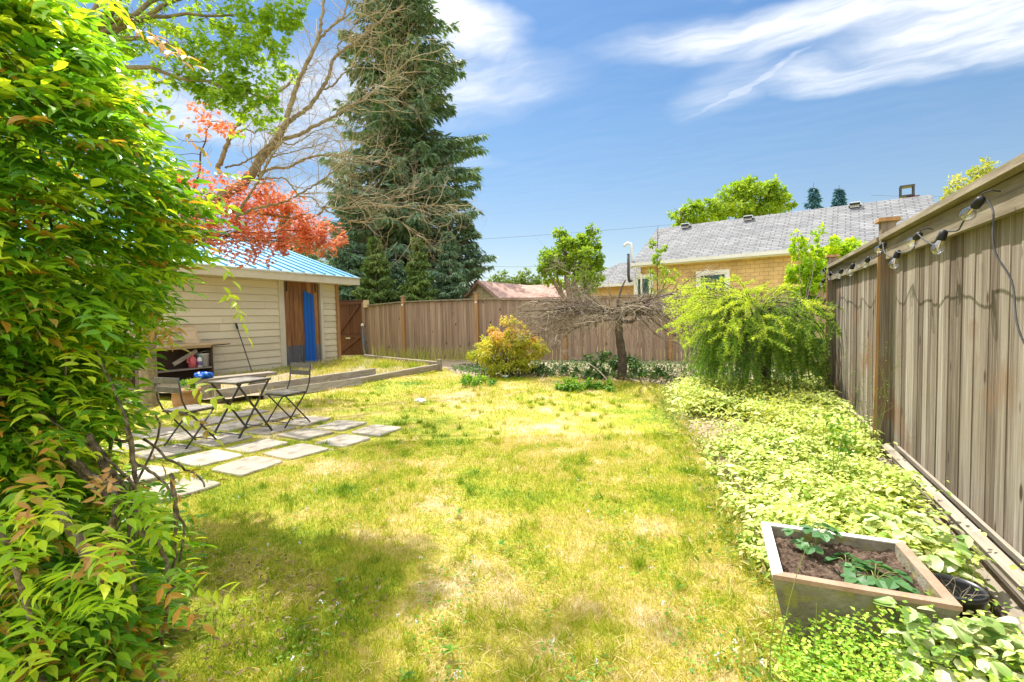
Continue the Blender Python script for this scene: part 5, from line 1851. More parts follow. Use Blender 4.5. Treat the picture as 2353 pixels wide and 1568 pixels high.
# ------------------------------------------------------------------ golden shrub
gs = thing('golden_shrub', 'rounded golden-green shrub with coppery pink tips in front of the back fence', 'shrub', (-4.45, 9.0, 0))
mb = MB()


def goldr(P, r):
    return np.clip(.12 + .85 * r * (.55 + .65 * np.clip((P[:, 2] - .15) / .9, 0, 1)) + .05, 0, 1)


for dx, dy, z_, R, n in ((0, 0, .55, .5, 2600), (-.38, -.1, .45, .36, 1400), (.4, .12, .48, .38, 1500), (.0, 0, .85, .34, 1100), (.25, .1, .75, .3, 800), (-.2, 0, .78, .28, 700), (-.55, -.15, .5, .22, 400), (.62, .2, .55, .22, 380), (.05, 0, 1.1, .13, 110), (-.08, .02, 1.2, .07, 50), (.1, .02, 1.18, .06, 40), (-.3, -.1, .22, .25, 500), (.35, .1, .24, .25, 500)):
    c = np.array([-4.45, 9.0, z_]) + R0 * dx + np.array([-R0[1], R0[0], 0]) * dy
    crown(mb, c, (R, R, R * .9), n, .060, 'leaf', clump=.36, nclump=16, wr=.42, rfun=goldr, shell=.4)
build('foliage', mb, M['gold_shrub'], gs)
mb = MB()
for i in range(26):
    grow(mb, (-4.45 + random.uniform(-.1, .1), 9.0 + random.uniform(-.1, .1), -.02), rdir(1)[0] * (1, 1, .1) + (0, 0, 1.6), random.uniform(.5, .85), .012, 0, seg=.12, jit=.1, kids=(3,), sides=(5, 3))
build('stem', mb, M['bark_dark'], gs)
# ------------------------------------------------------------------ planter with strawberries
pl = thing('concrete_planter', 'weathered tapered concrete planter box with reddish rim, filled with soil, beside the fence', 'planter', (.33, 2.1, 0))
ZP = .30
TL, TR, NR_, NL2 = np.array([.06, 2.34, ZP]), np.array([.56, 2.35, ZP]), np.array([.60, 1.89, ZP]), np.array([.085, 1.87, ZP])
cc_ = (TL + TR + NR_ + NL2) / 4
outer = [TL, TR, NR_, NL2]


def ringq(sc, z):
    return [np.array([cc_[0] + (p[0] - cc_[0]) * sc, cc_[1] + (p[1] - cc_[1]) * sc, z]) for p in outer]


inner_t, inner_b, foot = ringq(.86, ZP), ringq(.80, .12), ringq(.74, -.01)
mb = MB()
sub = 6
for i in range(4):
    j = (i + 1) % 4
    for A, B, C, D in ((outer[j], outer[i], foot[i], foot[j]), (inner_t[i], inner_t[j], inner_b[j], inner_b[i])):
        Pq = np.array([[(A * (1 - u) + B * u) * (1 - v) + (D * (1 - u) + C * u) * v for v in np.linspace(0, 1, sub)] for u in np.linspace(0, 1, sub)])
        Pq[1:-1, 1:-1] += rng.normal(size=(sub - 2, sub - 2, 3)) * .0015
        mb.grid(Pq, r=.4)
build('wall', mb, M['concrete'], pl)
for nm, sides, m in (('rim', (1, 2), 'rim_rust'), ('rim', (3, 0), 'rim_pale')):
    mb = MB()
    for i in sides:
        j = (i + 1) % 4
        a, b, c, d = outer[i], outer[j], inner_t[j], inner_t[i]
        k = 8
        for q in range(k):
            u, v = q / k, (q + 1) / k
            P4 = [a * (1 - u) + b * u, a * (1 - v) + b * v, d * (1 - v) + c * v, d * (1 - u) + c * u]
            mb.add([p + np.array([0, 0, .004]) for p in P4] + [p - np.array([0, 0, .012]) for p in P4], [[3, 2, 1, 0], [4, 5, 6, 7], [0, 1, 5, 4], [2, 3, 7, 6]], .4)
    build(nm, mb, M[m], pl)
mb = MB()
P = np.array([[(inner_t[0] * (1 - u) + inner_t[1] * u) * (1 - v) + (inner_t[3] * (1 - u) + inner_t[2] * u) * v for v in np.linspace(.0, 1, 40)] for u in np.linspace(.0, 1, 40)])
P[..., 2] = .262 + .012 * np.sin(P[..., 0] * 40) * np.sin(P[..., 1] * 33) + rng.normal(size=P.shape[:2]) * .005
mb.grid(P, r=.3)
build('soil', mb, M['soil'], pl, smooth=False)


def strawberry(cx, cy, n, lb, hmax=.11, spread=.09):
    # stands on the soil of the planter
    t = thing('strawberry_plant', lb, 'strawberry plant', (cx, cy, .24))
    mb, ms = MB(), MB()
    for i in range(n):
        az = random.uniform(0, 6.28)
        rr2 = spread * math.sqrt(random.random())
        tip = np.array([cx + rr2 * math.cos(az), cy + rr2 * math.sin(az), .25 + hmax * random.uniform(.35, 1)])
        ms.tube(spline([(cx, cy, .235), (cx * .6 + tip[0] * .4, cy * .6 + tip[1] * .4, tip[2] * .8 + .06), tip], 4), .0016, 4, cap=False)
        for k in range(3):
            a2 = az + (k - 1) * 1.35
            mb.leaves([tip], np.array([[math.cos(a2), math.sin(a2), -.1]]), np.array([[.2 * math.cos(az), .2 * math.sin(az), 1.]]), random.uniform(.038, .055), random.uniform(.034, .046), 'oval')
    build('leaves', mb, M['strawberry'], t)
    build('stalk', ms, M['weed'], t)


p = G(1858, 1262, .27)
strawberry(p[0] + .02, p[1], 9, 'blue-green strawberry plant at the back left of the planter', .13, .10)
p = G(2010, 1345, .26)
strawberry(p[0], p[1], 11, 'low strawberry plant near the front rim in the middle of the planter', .06, .10)
p = G(1945, 1300, .26)
strawberry(p[0], p[1], 5, 'small yellowing strawberry runner between the two larger planter plants', .05, .05)

# pots
c = G(2194, 1351, .2)
bp_ = thing('flower_pot', 'empty black plastic flower pot wedged between the planter and the boards', 'flower pot', (c[0], c[1], 0))
build('pot', MB().lathe([(.0, .05), (.055, .05), (.062, .0), (.064, .0), (.083, .185), (.090, .185), (.092, .205), (.084, .207), (.078, .19), (.062, .05), (0, .045)], (c[0], c[1], 0), 28), M['black_plastic'], bp_, smooth=True)
build('soil', MB().lathe([(0, .10), (.072, .10)], (c[0], c[1], 0), 20), M['soil'], bp_)
mb = MB()
for i in range(6):
    grow(mb, (c[0], c[1], .1), rdir(1)[0] * .5 + (0, 0, 1), .14, .0018, 0, seg=.03, jit=.25, kids=(2,), sides=(4, 3))
build('dry_stem', mb, M['twig_pale'], bp_)
c = G(430, 948)
tp = thing('terracotta_pot', 'round terracotta pot behind the left folding chair', 'flower pot', (c[0], c[1], 0))
build('pot', MB().lathe([(0, 0), (.11, .0), (.16, .10), (.175, .2), (.165, .28), (.18, .285), (.185, .32), (.165, .325), (.155, .28), (0, .27)], (c[0], c[1], 0), 26), M['terracotta'], tp, smooth=True)
mb = MB()
crown(mb, (c[0], c[1], .36), (.13, .13, .08), 90, .06, 'oval', nclump=8, wr=.6)
build('leaves', mb, M['clover'], tp)

# ------------------------------------------------------------------ bistro table and chairs (x across, y towards the shed bed)


def bistro_table():
    t = thing('bistro_table', 'folding slatted bistro table with black crossed metal legs on the paving', 'table', (0, 0, 0))
    mb = MB()
    for k in range(8):
        x_ = -.22 + .44 * (k + .5) / 8
        mb.box((x_, 0, .600), (.046, .44, .012))
    build('tabletop', mb, M['slat_pale'], t)
    mb = MB()
    for y_ in (-.20, .20):
        mb.box((0, y_, .588), (.44, .02, .012))
    for x_ in (-.215, .215):
        mb.box((x_, 0, .588), (.010, .42, .012))
    build('frame', mb, M['dark_metal'], t)
    for x_ in (-.20, .20):
        for s_ in (-1, 1):
            build('leg', MB().beam((x_ + .011 * s_, -.22 * s_, .0), (x_ + .011 * s_, .19 * s_, .59), .022, .008, up=(1, 0, 0)), M['dark_metal'], t)
    for y_, z_ in ((-.19, .05), (.19, .05)):
        build('stretcher', MB().tube([(-.215, y_, z_), (.215, y_, z_)], .006, 6), M['dark_metal'], t)
    return t


def bistro_chair(lb):
    t = thing('folding_chair', lb, 'chair', (0, 0, 0), 'folding bistro chairs')
    mb = MB()
    for k in range(7):
        y_ = -.155 + .31 * (k + .5) / 7
        mb.box((0, y_, .385), (.34, .034, .012))
    build('seat', mb, M['slat_pale'], t)
    mb = MB()
    mb.box((-.165, 0, .372), (.012, .32, .016)).box((.165, 0, .372), (.012, .32, .016)).box((0, .148, .372), (.318, .012, .016)).box((0, -.148, .372), (.318, .012, .016))
    build('seat_frame', mb, M['dark_metal'], t)
    # back post runs on as the front leg; the rear leg crosses it
    for x_ in (-.18, .18):
        pts = [(x_, -.17, .0), (x_, .15, .40), (x_, .19, .50), (x_, .215, .72)]
        build('back_leg', MB().tube(pts, .0085, 6), M['dark_metal'], t, smooth=True)
        build('front_leg', MB().tube([(x_ * .9, .19, 0), (x_ * .9, -.14, .375)], .0085, 6), M['dark_metal'], t, smooth=True)
    for z_, y_ in ((.69, .212), (.60, .203)):
        build('back_slat', MB().box((0, y_, z_), (.37, .012, .055)), M['slat'], t)
    for y_, z_ in ((-.13, .05), (.155, .05)):
        build('stretcher', MB().tube([(-.17, y_, z_), (.17, y_, z_)], .005, 6), M['dark_metal'], t)
    return t


tb = bistro_table()
tb.location = (-5.02, 3.47, .0)
tb.rotation_euler = (0, 0, .05)
cA = bistro_chair('black slatted folding chair on the far side of the bistro table, facing the camera')
cB = dup(cA, (-5.02, 2.92, 0), 'black slatted folding chair by the hedge, its back to the camera', rz=math.pi + .06)
cA.location = (-4.98, 4.02, 0)
cA.rotation_euler = (0, 0, -.05)

# rough bench behind the table
bn = thing('rustic_bench', 'rough low bench of an old plank on wooden blocks behind the bistro table', 'bench', (-7.9, 5.1, 0))
A_, B_ = G(482, 895, 0) * .74 + E0 * .26, G(640, 884, 0) * .74 + E0 * .26
A_, B_ = np.array([-8.05, 4.75, .31]), np.array([-7.75, 6.0, .31])
build('plank', MB().beam(A_, B_, .30, .05), M['grey_plank'], bn)
for t_ in (.2, .78):
    q = A_ * (1 - t_) + B_ * t_
    build('block', MB().box((q[0], q[1], .14), (.18, .22, .29), rz=.1), M['timber'], bn)

# ------------------------------------------------------------------ things along the shed wall
XC = XS + .42
y1c = float(PX(490, 830, XC)[1])
y0c = y1c - 1.5
ztc, zsh = float(PX(490, 795, XC)[2]), float(PX(488, 842, XC)[2])
cb_ = thing('wooden_cabinet', 'open dark wooden cabinet with a shelf and overhanging plank top against the shed wall', 'cabinet', (XC - .2, (y0c + y1c) / 2, 0))
dpt = .36
xm = XC - dpt / 2
build('side_panel', MB().box((xm, y1c - .015, ztc / 2), (dpt, .03, ztc)), M['cabinet'], cb_)
build('side_panel', MB().box((xm, y0c + .015, ztc / 2), (dpt, .03, ztc)), M['cabinet'], cb_)
build('back_panel', MB().box((XC - dpt + .01, (y0c + y1c) / 2, ztc / 2), (.015, y1c - y0c - .06, ztc)), M['cabinet'], cb_)
build('shelf', MB().box((xm + .01, (y0c + y1c) / 2, zsh - .015), (dpt - .03, y1c - y0c - .062, .025)), M['grey_plank'], cb_)
build('shelf', MB().box((xm + .01, (y0c + y1c) / 2, .06), (dpt - .03, y1c - y0c - .062, .025)), M['cabinet'], cb_)
build('top', MB().box((xm + .03, (y0c + y1c) / 2 + .1, ztc + .045), (dpt + .06, y1c - y0c + .42, .035)).box((XC - .012, (y0c + y1c) / 2, ztc + .0), (.02, y1c - y0c, .055)), M['pale_wood'], cb_)


def on_shelf(px, X=XC - .14):
    return float(PX(px, 835, X)[1])


def bottle(name, lb, px, h_, r_, m, capm, X=XC - .13, handle=False):
    y_ = on_shelf(px, X)
    t = thing(name, lb, 'bottle', (X, y_, zsh))
    b = MB().lathe([(0, 0), (r_, 0), (r_, h_ * .66), (r_ * .8, h_ * .78), (r_ * .38, h_ * .85), (r_ * .38, h_ * .9), (0, h_ * .9)], (X, y_, zsh), 18)
    build('body', b, M[m], t, smooth=True)
    build('cap', MB().lathe([(0, h_ * .88), (r_ * .45, h_ * .88), (r_ * .42, h_), (0, h_)], (X, y_, zsh), 12), M[capm], t)
    if handle:
        build('handle', MB().tube([(X + .04, y_ - r_ * .9, zsh + h_ * .3), (X + .05, y_ - r_ * 1.7, zsh + h_ * .45), (X + .04, y_ - r_ * 1.5, zsh + h_ * .75), (X + .02, y_ - r_ * .3, zsh + h_ * .85)], .014, 7), M[m], t, smooth=True)
    else:
        build('label', MB().lathe([(r_ * 1.02, h_ * .18), (r_ * 1.02, h_ * .5)], (X, y_, zsh), 18), M['purple_plastic'], t)
    return t


bottle('plastic_jug', 'pink plastic jug with a handle on the cabinet shelf', 442, .28, .075, 'pink_plastic', 'pink_plastic', handle=True)
bottle('plastic_bottle', 'white bottle with teal cap standing in front of the white pail', 459, .25, .045, 'white_plastic', 'teal_plastic', X=XC - .06)
bottle('plastic_bottle', 'slim white and purple bottle at the right end of the cabinet shelf', 482, .27, .038, 'white_plastic', 'purple_plastic')
yb = on_shelf(466, XC - .2)
pa = thing('plastic_pail', 'white plastic pail on the cabinet shelf behind the bottles', 'pail', (XC - .2, yb, zsh))
build('body', MB().lathe([(0, 0), (.12, 0), (.135, .26), (.142, .26), (.142, .28), (.128, .28), (.12, .02), (0, .02)], (XC - .2, yb, zsh), 22), M['white_plastic'], pa, smooth=True)
build('handle', MB().tube([(XC - .2 + .13 * math.cos(t), yb + .14 * math.sin(t), zsh + .27 + .06 * math.cos(t)) for t in np.linspace(-1.5, 1.5, 12)], .004, 5), M['galv'], pa)
mb = MB().beam(PX(398, 838, XC - .12), PX(452, 806, XC - .12), .08, .02, up=(1, 0, 0))
tag(build('grey_stick', mb, M['grey_plank'], loc=PX(398, 838, XC - .12)), 'grey board end leaning diagonally inside the cabinet', 'board')
q0 = [PX(((400 + a / 3.136) * .78433), ((600 + b / 3.136) * .78433), XC - .12) for a, b in ((455, 1275), (582, 1275), (555, 1115), (430, 1115))]
fr = thing('picture_board', 'small pale framed wooden board leaning on top of the cabinet', 'board', q0[0])
q0 = [q + np.array([-.10 * (i > 1), 0, 0]) for i, q in enumerate(q0)]
mb = MB()
for i in range(4):
    mb.beam(q0[i], q0[(i + 1) % 4], .03, .03, up=(1, 0, 0))
build('frame', mb, M['pale_wood'], fr)
build('panel', MB().add([q + np.array([.004, 0, 0]) for q in q0] + [q - np.array([.012, 0, 0]) for q in q0], [[0, 1, 2, 3], [7, 6, 5, 4]], .9), M['pale_wood'], fr)
p0_ = PX(500, 793, XC - .05)
tag(build('trowel', MB().beam(p0_ + (0, -.18, 0), p0_ + (0, .12, 0), .05, .02).tube([p0_ + (0, .1, .0), p0_ + (0, .28, .01)], .012, 6), M['black_rubber'], loc=p0_), 'small black trowel lying at the right end of the cabinet top', 'tool')
# pole leaning on the siding
a0, a1 = PX(580, 858, XS + .35), PX(542, 745, XS + .06)
po = thing('rake', 'black-handled garden pole leaning against the cream shed siding', 'garden tool', a0)
build('shaft', MB().tube([a0, a1], .012, 8), M['dark_metal'], po)
build('grip', MB().tube([a1 - unit(a1 - a0) * .12, a1 + (0, 0, .02)], .024, 8), M['black_rubber'], po)
c = np.array([-8.0, 4.9, .335])
bt_ = thing('blue_tarp', 'crumpled bright blue plastic bundle on the end of the rustic bench', 'bundle', c)
mb = MB()
nu, nv = 22, 12
UU, VV = np.meshgrid(np.linspace(0, 2 * math.pi, nu), np.linspace(0, math.pi, nv), indexing='ij')
rr3 = 1 + .13 * np.sin(3 * UU + 2 * VV) + .10 * np.sin(7 * UU - 3 * VV) + .06 * np.sin(13 * UU + 5 * VV)
mb.grid(np.stack([c[0] + .10 * rr3 * np.sin(VV) * np.cos(UU), c[1] + .14 * rr3 * np.sin(VV) * np.sin(UU), c[2] + .05 + .06 * rr3 * np.cos(VV)], -1))
build('sheet', mb, M['blue_plastic'], bt_)
# crumpled paper on the lawn
for (px, py, s_, lb) in ((967, 925, .055, 'crumpled white paper lying alone on the dry middle of the lawn'), (1161, 868, .045, 'small white scrap on the grass in front of the golden shrub')):
    c = G(px, py)
    mb = MB()
    rr3 = 1 + .22 * np.sin(3 * UU + 2 * VV) + .18 * np.sin(7 * UU - 5 * VV)
    mb.grid(np.stack([c[0] + s_ * 1.5 * rr3 * np.sin(VV) * np.cos(UU), c[1] + s_ * rr3 * np.sin(VV) * np.sin(UU), c[2] + .03 + s_ * .5 * rr3 * np.cos(VV)], -1))
    tag(build('paper_scrap', mb, M['paper'], loc=c), lb, 'paper')

# overhead wires
for (a, b, lb) in (((1120, 549), (1560, 515), 'thin overhead wire crossing the sky, the upper one over the garage'), ((1120, 612), (1245, 612), 'thin overhead wire low above the garage roof, upper of the low pair'), ((1100, 639), (1260, 638), 'thicker overhead cable just above the garage ridge'),
                   ((2100, 452), (2240, 447), 'thin overhead wire to the right of the brick chimney')):
    A, B = Dp(*a, 42), Dp(*b, 46)
    d = B - A
    t = np.linspace(-.6, 1.4, 24)
    P = A + d * t[:, None]
    P[:, 2] += .25 * (t - .5) ** 2 - .06
    tag(build('overhead_wire', MB().tube(P, .018 if 'thick' in lb else .010, 5, cap=False), M['wire'], loc=A), lb, 'wire')

# ------------------------------------------------------------------ ground cover of the right-hand border
bedl = np.array(BEDL)


def bed_x(y_):
    return np.interp(y_, bedl[:, 1], bedl[:, 0])


def sn(x, y, s=1.):
    return .5 + .25 * (np.sin(x * 2.3 * s + 1.3) * np.sin(y * 1.9 * s + .4) + np.sin(x * 4.9 * s + y * 3.1 * s) + .6 * np.sin(y * 7.7 * s - x * 5.3 * s) * np.sin(x * 8.1 * s))


def inplanter(x, y, m=.0):
    return (x > .05 - m) & (x < .62 + m) & (y > 1.86 - m) & (y < 2.37 + m)


n = 52000
y_ = 1.0 + 7.2 * rng.random(n) ** 1.35
w_ = np.clip(XF - .10 - bed_x(y_), .1, 3)
x_ = bed_x(y_) - .03 + (w_ + .03) * rng.random(n) ** .9
edge = (x_ - bed_x(y_)) / w_
dens_ = np.clip((sn(x_, y_, 1.4) + .45) * np.clip(edge * 5 + .1, 0, 1), 0, 1)
ok = (rng.random(n) < dens_) & ~inplanter(x_, y_, .0)
ok &= ~((x_ > XF - .22) & (y_ < 4.7) & (rng.random(n) < .95))
ok &= ~((x_ > .62) & (y_ < 2.5) & (y_ > 1.75) & (rng.random(n) < .9))
ok &= ~((np.hypot((x_ + .35) / .45, (y_ - 5.3) / .7) < 1) & (rng.random(n) < .93))
ok &= ~((y_ < 1.86) & (x_ < .42) & (rng.random(n) < .85))
x_, y_ = x_[ok], y_[ok]
keepn = rng.random(len(x_)) < .34
x_, y_ = x_[keepn], y_[keepn]
x_ = x_ + .05 * np.sin(y_ * 9) * (x_ < bed_x(y_) + .12)
hgt = .04 + (.09 + .16 * sn(x_ + 3, y_, 2.2)) * np.clip((x_ - bed_x(y_)) * 4, .12, 1)
hgt = np.where(inplanter(x_, y_, .10), hgt * .8, hgt)
zn = hgt * rng.uniform(.35, 1.05, len(x_)) + .02
psz = rng.lognormal(0, .28, len(x_)) * np.clip(y_ / 4.5, 1, 1.45)
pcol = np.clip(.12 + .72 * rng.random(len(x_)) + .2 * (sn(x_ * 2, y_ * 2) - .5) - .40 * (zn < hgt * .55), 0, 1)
paz = rng.random(len(x_)) * 6.28
tl = rng.uniform(-.25, .25, (len(x_), 2))
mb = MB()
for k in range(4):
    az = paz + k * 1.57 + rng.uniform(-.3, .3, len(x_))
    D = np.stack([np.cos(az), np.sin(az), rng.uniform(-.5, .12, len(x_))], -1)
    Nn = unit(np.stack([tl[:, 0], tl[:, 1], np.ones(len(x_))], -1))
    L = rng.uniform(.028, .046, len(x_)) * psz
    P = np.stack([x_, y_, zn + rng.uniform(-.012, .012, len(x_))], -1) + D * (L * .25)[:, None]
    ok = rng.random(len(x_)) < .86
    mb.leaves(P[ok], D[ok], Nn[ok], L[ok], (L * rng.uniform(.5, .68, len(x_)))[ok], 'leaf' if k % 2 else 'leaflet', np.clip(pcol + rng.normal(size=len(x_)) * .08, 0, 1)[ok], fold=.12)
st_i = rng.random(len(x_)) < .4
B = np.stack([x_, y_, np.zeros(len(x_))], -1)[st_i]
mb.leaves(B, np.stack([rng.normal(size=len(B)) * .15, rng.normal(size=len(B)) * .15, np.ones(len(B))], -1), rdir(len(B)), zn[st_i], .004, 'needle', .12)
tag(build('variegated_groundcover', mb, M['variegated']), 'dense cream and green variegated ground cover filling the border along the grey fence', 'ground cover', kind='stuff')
# ragged edge of the border: weeds, straw and soil
mb = MB()
n = 6500
y2 = rng.uniform(1.2, 8.3, n)
x2 = bed_x(y2) + rng.normal(size=n) * .10 + .03 * np.sin(y2 * 7)
cl = sn(x2 * 5, y2 * 2.5)
ok = (rng.random(n) < np.clip(cl * 1.3 - .2, 0, 1)) & ~inplanter(x2, y2)
x2, y2 = x2[ok], y2[ok]
m = len(x2)
mb.leaves(np.stack([x2, y2, rng.uniform(.0, .05, m)], -1), rdir(m, .6), rdir(m, .8), rng.uniform(.02, .075, m) * np.clip(y2 / 4, 1, 1.5), rng.uniform(.005, .018, m), 'leaf', rng.random(m))
tag(build('edge_weeds', mb, M['edge_weed']), 'ragged green weeds along the edge between lawn and border', 'weeds', kind='stuff')
# yellow-green wispy plants mixed in behind (y 4.5 - 7)
mb = MB()
n = 9000
P = np.stack([rng.uniform(-.75, .7, n), rng.uniform(4.2, 7.3, n), np.zeros(n)], -1)
cl = sn(P[:, 0] * 2, P[:, 1] * 2)
P = P[(rng.random(n) < cl) & (P[:, 0] > bed_x(P[:, 1]) + .05) & ~((np.hypot((P[:, 0] + .35) / .4, (P[:, 1] - 5.3) / .6) < 1) & (rng.random(n) < .9))]
P[:, 2] = rng.random(len(P)) ** 1.3 * .34 + .03
mb.leaves(P, rdir(len(P), .2), rdir(len(P), 1.5), rng.uniform(.025, .05, len(P)), .018, 'leaf')
tag(build('yellow_undergrowth', mb, M['tree_yellow']), 'pale yellow-green wispy undergrowth around the foot of the larch', 'undergrowth', kind='stuff')

# big cream-edged leaves near the camera
bl_ = thing('hosta', 'broad cream-edged hosta leaves at the bottom right corner in front of the planter', 'plant', (.75, 1.75, 0))
mb = MB()
n = 900
ax_, ay_ = rng.uniform(.36, .86, n), rng.uniform(1.25, 1.88, n)
ok = (ax_ > .42 + .25 * np.clip(1.5 - ay_, 0, 1)) & ~inplanter(ax_, ay_, .0)
ax_, ay_ = ax_[ok], ay_[ok]
P = np.stack([ax_, ay_, rng.uniform(.04, .15, len(ax_)) + .16 * np.clip((ay_ - 1.5) / .3, 0, 1)], -1)
az = rng.random(len(P)) * 6.28
D = np.stack([np.cos(az), np.sin(az), rng.uniform(-.35, .1, len(P))], -1)
L = rng.uniform(.040, .072, len(P))
mb.leaves(P, D, unit(rdir(len(P)) * .35 + (0, 0, 1)), L, L * .72, 'oval')
build('leaves', mb, M['bicolour'], bl_)
b2 = thing('hosta', 'cream-edged hosta leaves spilling between the planter back corner and the boards', 'plant', (.72, 2.75, 0))
mb = MB()
n = 110
P = np.stack([rng.normal(.68, .09, n), rng.normal(2.62, .17, n), rng.uniform(.12, .28, n)], -1)
P = P[~inplanter(P[:, 0], P[:, 1], .02)]
az = rng.random(len(P)) * 6.28
D = np.stack([np.cos(az), np.sin(az), rng.uniform(-.45, .0, len(P))], -1)
L = rng.uniform(.055, .085, len(P))
mb.leaves(P, D, unit(rdir(len(P)) * .3 + (0, 0, 1)), L, L * .68, 'oval')
build('leaves', mb, M['bicolour'], b2)
# fine clover-like weeds before the planter
mb = MB()
n = 22000
P = np.stack([rng.uniform(.0, .80, n), rng.uniform(1.1, 1.95, n), np.zeros(n)], -1)
P = P[(rng.random(n) < np.clip(1.25 - (P[:, 0] - .12) * 2.6, .06, 1) * np.clip((P[:, 0] - .02 - .10 * sn(P[:, 1] * 6, P[:, 1])) * 9, 0, 1)) & ~inplanter(P[:, 0], P[:, 1])]
hh = .08 + .10 * np.clip(sn(P[:, 0] * 4, P[:, 1] * 4), 0, 1) + .20 * np.clip((P[:, 1] - 1.45) / .35, 0, 1) * np.clip((P[:, 0] - .18) * 5, 0, 1)
P[:, 2] = hh * rng.uniform(.2, 1, len(P)) + .02
az = rng.random(len(P)) * 6.28
mb.leaves(P, np.stack([np.cos(az), np.sin(az), rng.uniform(-.2, .4, len(P))], -1), unit(rdir(len(P)) * .5 + (0, 0, 1)), rng.uniform(.010, .022, len(P)), .012, 'dia')
n = 700
B = np.stack([rng.uniform(.15, .6, n), rng.uniform(1.1, 1.88, n), np.full(n, .01)], -1)
B = B[~inplanter(B[:, 0], B[:, 1])]
mb.leaves(B, rdir(len(B), 1.6), rdir(len(B)), rng.uniform(.08, .19, len(B)), .003, 'needle', .9)
tag(build('weeds', mb, M['clover_lime']), 'fine bright green weeds spilling in front of the concrete planter', 'weeds', kind='stuff')
# tall thin onion-like stalk and fine dry stalks near the planter and in the border
for lb, bx, by_, hh_, nn_ in (('tall thin green stalk rising at the left front corner of the planter', .13, 1.72, .48, 3), ('tall airy seed-head weed beside the middle fence post', .88, 4.6, 1.05, 7), ('tall airy seed-head weed halfway along the border', .45, 3.6, .62, 6), ('upright green weed with broad leaves at the border by the fence', .62, 4.1, .50, 5)):
    t = thing('tall_weed', lb, 'weed', (bx, by_, 0))
    mb, ml = MB(), MB()
    for k in range(nn_):
        o = np.array([bx + random.uniform(-.06, .06), by_ + random.uniform(-.06, .06), 0])
        P = grow(mb, o, (random.uniform(-.15, .15), random.uniform(-.15, .15), 1), hh_ * random.uniform(.6, 1), .0028, 0, seg=.06, jit=.06, kids=(3,) if nn_ > 3 else (), ang=(20, 45), ratio=(.2, .35), sides=(5, 3))
        if nn_ > 3:
            m_n = 22
            i = rng.integers(len(P) // 2, len(P), m_n)
            ml.leaves(P[i] + rng.normal(size=(m_n, 3)) * .03, rdir(m_n), rdir(m_n), .012 if 'airy' in lb else .05, .006 if 'airy' in lb else .02, 'leaf')
    build('stem', mb, M['weed'], t)
    if nn_ > 3:
        build('leaves', ml, M['clover'], t)
# back border: dark perennials, litter, twigs
for px, py, w_, hh_, n, m, lb in ((1400, 838, .55, .42, 900, 'shade_plant', 'dark leafy perennial clump against the back fence, left of the dead tree'), (1350, 850, .35, .22, 400, 'shade_plant', 'low dark leafy clump between the golden shrub and the dead tree'), (1470, 845, .5, .25, 500, 'shade_plant', 'dark leafy clump behind the dead tree trunk'),
                                 (1265, 842, .35, .25, 350, 'shade_plant', 'dark leafy clump just right of the golden shrub'), (1320, 872, .35, .14, 420, 'clover', 'bright low leafy weeds on the lawn edge before the dark clumps'), (1385, 872, .22, .16, 260, 'clover', 'bright leafy weed left of the dead tree foot'), (1095, 862, .35, .14, 380, 'clover', 'low bright weeds at the left foot of the golden shrub')):
    c = G(px, py + 22)
    mb = MB()
    crown(mb, (c[0], c[1], hh_ * .4), (w_, w_ * .6, hh_ * .6), n, .085, 'leaf', nclump=14, wr=.45, clump=.35)
    o = build('leafy_plant', mb, M[m], loc=(c[0], c[1], 0))
    tag(o, lb, 'plant', 'plants along the back fence')
mb = MB()
n = 5000
P = np.stack([rng.uniform(-6.4, 1.0, n), np.zeros(n), np.zeros(n)], -1)
fy = np.interp(P[:, 0], [p[0] for p in BACKL], [p[1] for p in BACKL])
P[:, 1] = fy + .1 + rng.random(n) ** 1.3 * 3.2
P[:, 2] = rng.uniform(.02, .10, n)
mb.leaves(P, rdir(n, .2), rdir(n, 1.5), rng.uniform(.04, .09, n), .035, 'leaf')
tag(build('shade_groundcover', mb, M['shade_plant']), 'low dark green ground cover in the bed along the back fence', 'ground cover', kind='stuff')
mb = MB()
n = 1800
P2 = np.stack([rng.uniform(-5.2, .5, n), np.zeros(n), np.full(n, .05)], -1)
P2[:, 1] = np.interp(P2[:, 0], [p[0] for p in BACKL], [p[1] for p in BACKL]) + rng.random(n) * 1.2
mb.leaves(P2, rdir(n) * (1, 1, .2), rdir(n, 2), rng.uniform(.03, .07, n), .03, 'dia')
n = 1500
P2 = np.stack([rng.uniform(-.6, .9, n), rng.uniform(2.4, 6.2, n), np.full(n, .045)], -1)
P2 = P2[P2[:, 0] > bed_x(P2[:, 1]) - .05]
mb.leaves(P2, rdir(len(P2)) * (1, 1, .2), rdir(len(P2), 2), rng.uniform(.015, .035, len(P2)), .016, 'dia')
tag(build('fallen_leaves', mb, M['litter']), 'scattered brown fallen leaves over the border soil', 'leaf litter', kind='stuff')
for a, b, lb in (((1345, 832), (1400, 878), 'pale fallen stick leaning before the dark clump'), ((1245, 870), (1262, 852), 'short pale twig on the ground right of the golden shrub')):
    A, B = G(*a, .3), G(*b, .02)
    if a[0] < 1300:
        A, B = G(*a, .02), G(*b, .05)
    tag(build('fallen_stick', MB().tube(spline([A, A * .5 + B * .5 + (0, 0, .05), B]), .012, 5), M['twig_pale'], loc=A), lb, 'stick')
hp = [G(x, y, .03) for x, y in ((1275, 850), (1300, 832), (1345, 828), (1370, 835))]
tag(build('soaker_hose', MB().tube(spline(hp), .014, 6), M['black_rubber'], loc=hp[0]), 'black hose arching over the soil at the foot of the back fence', 'hose')

# ------------------------------------------------------------------ grass blades
sl_arr = np.array(slab_xy)


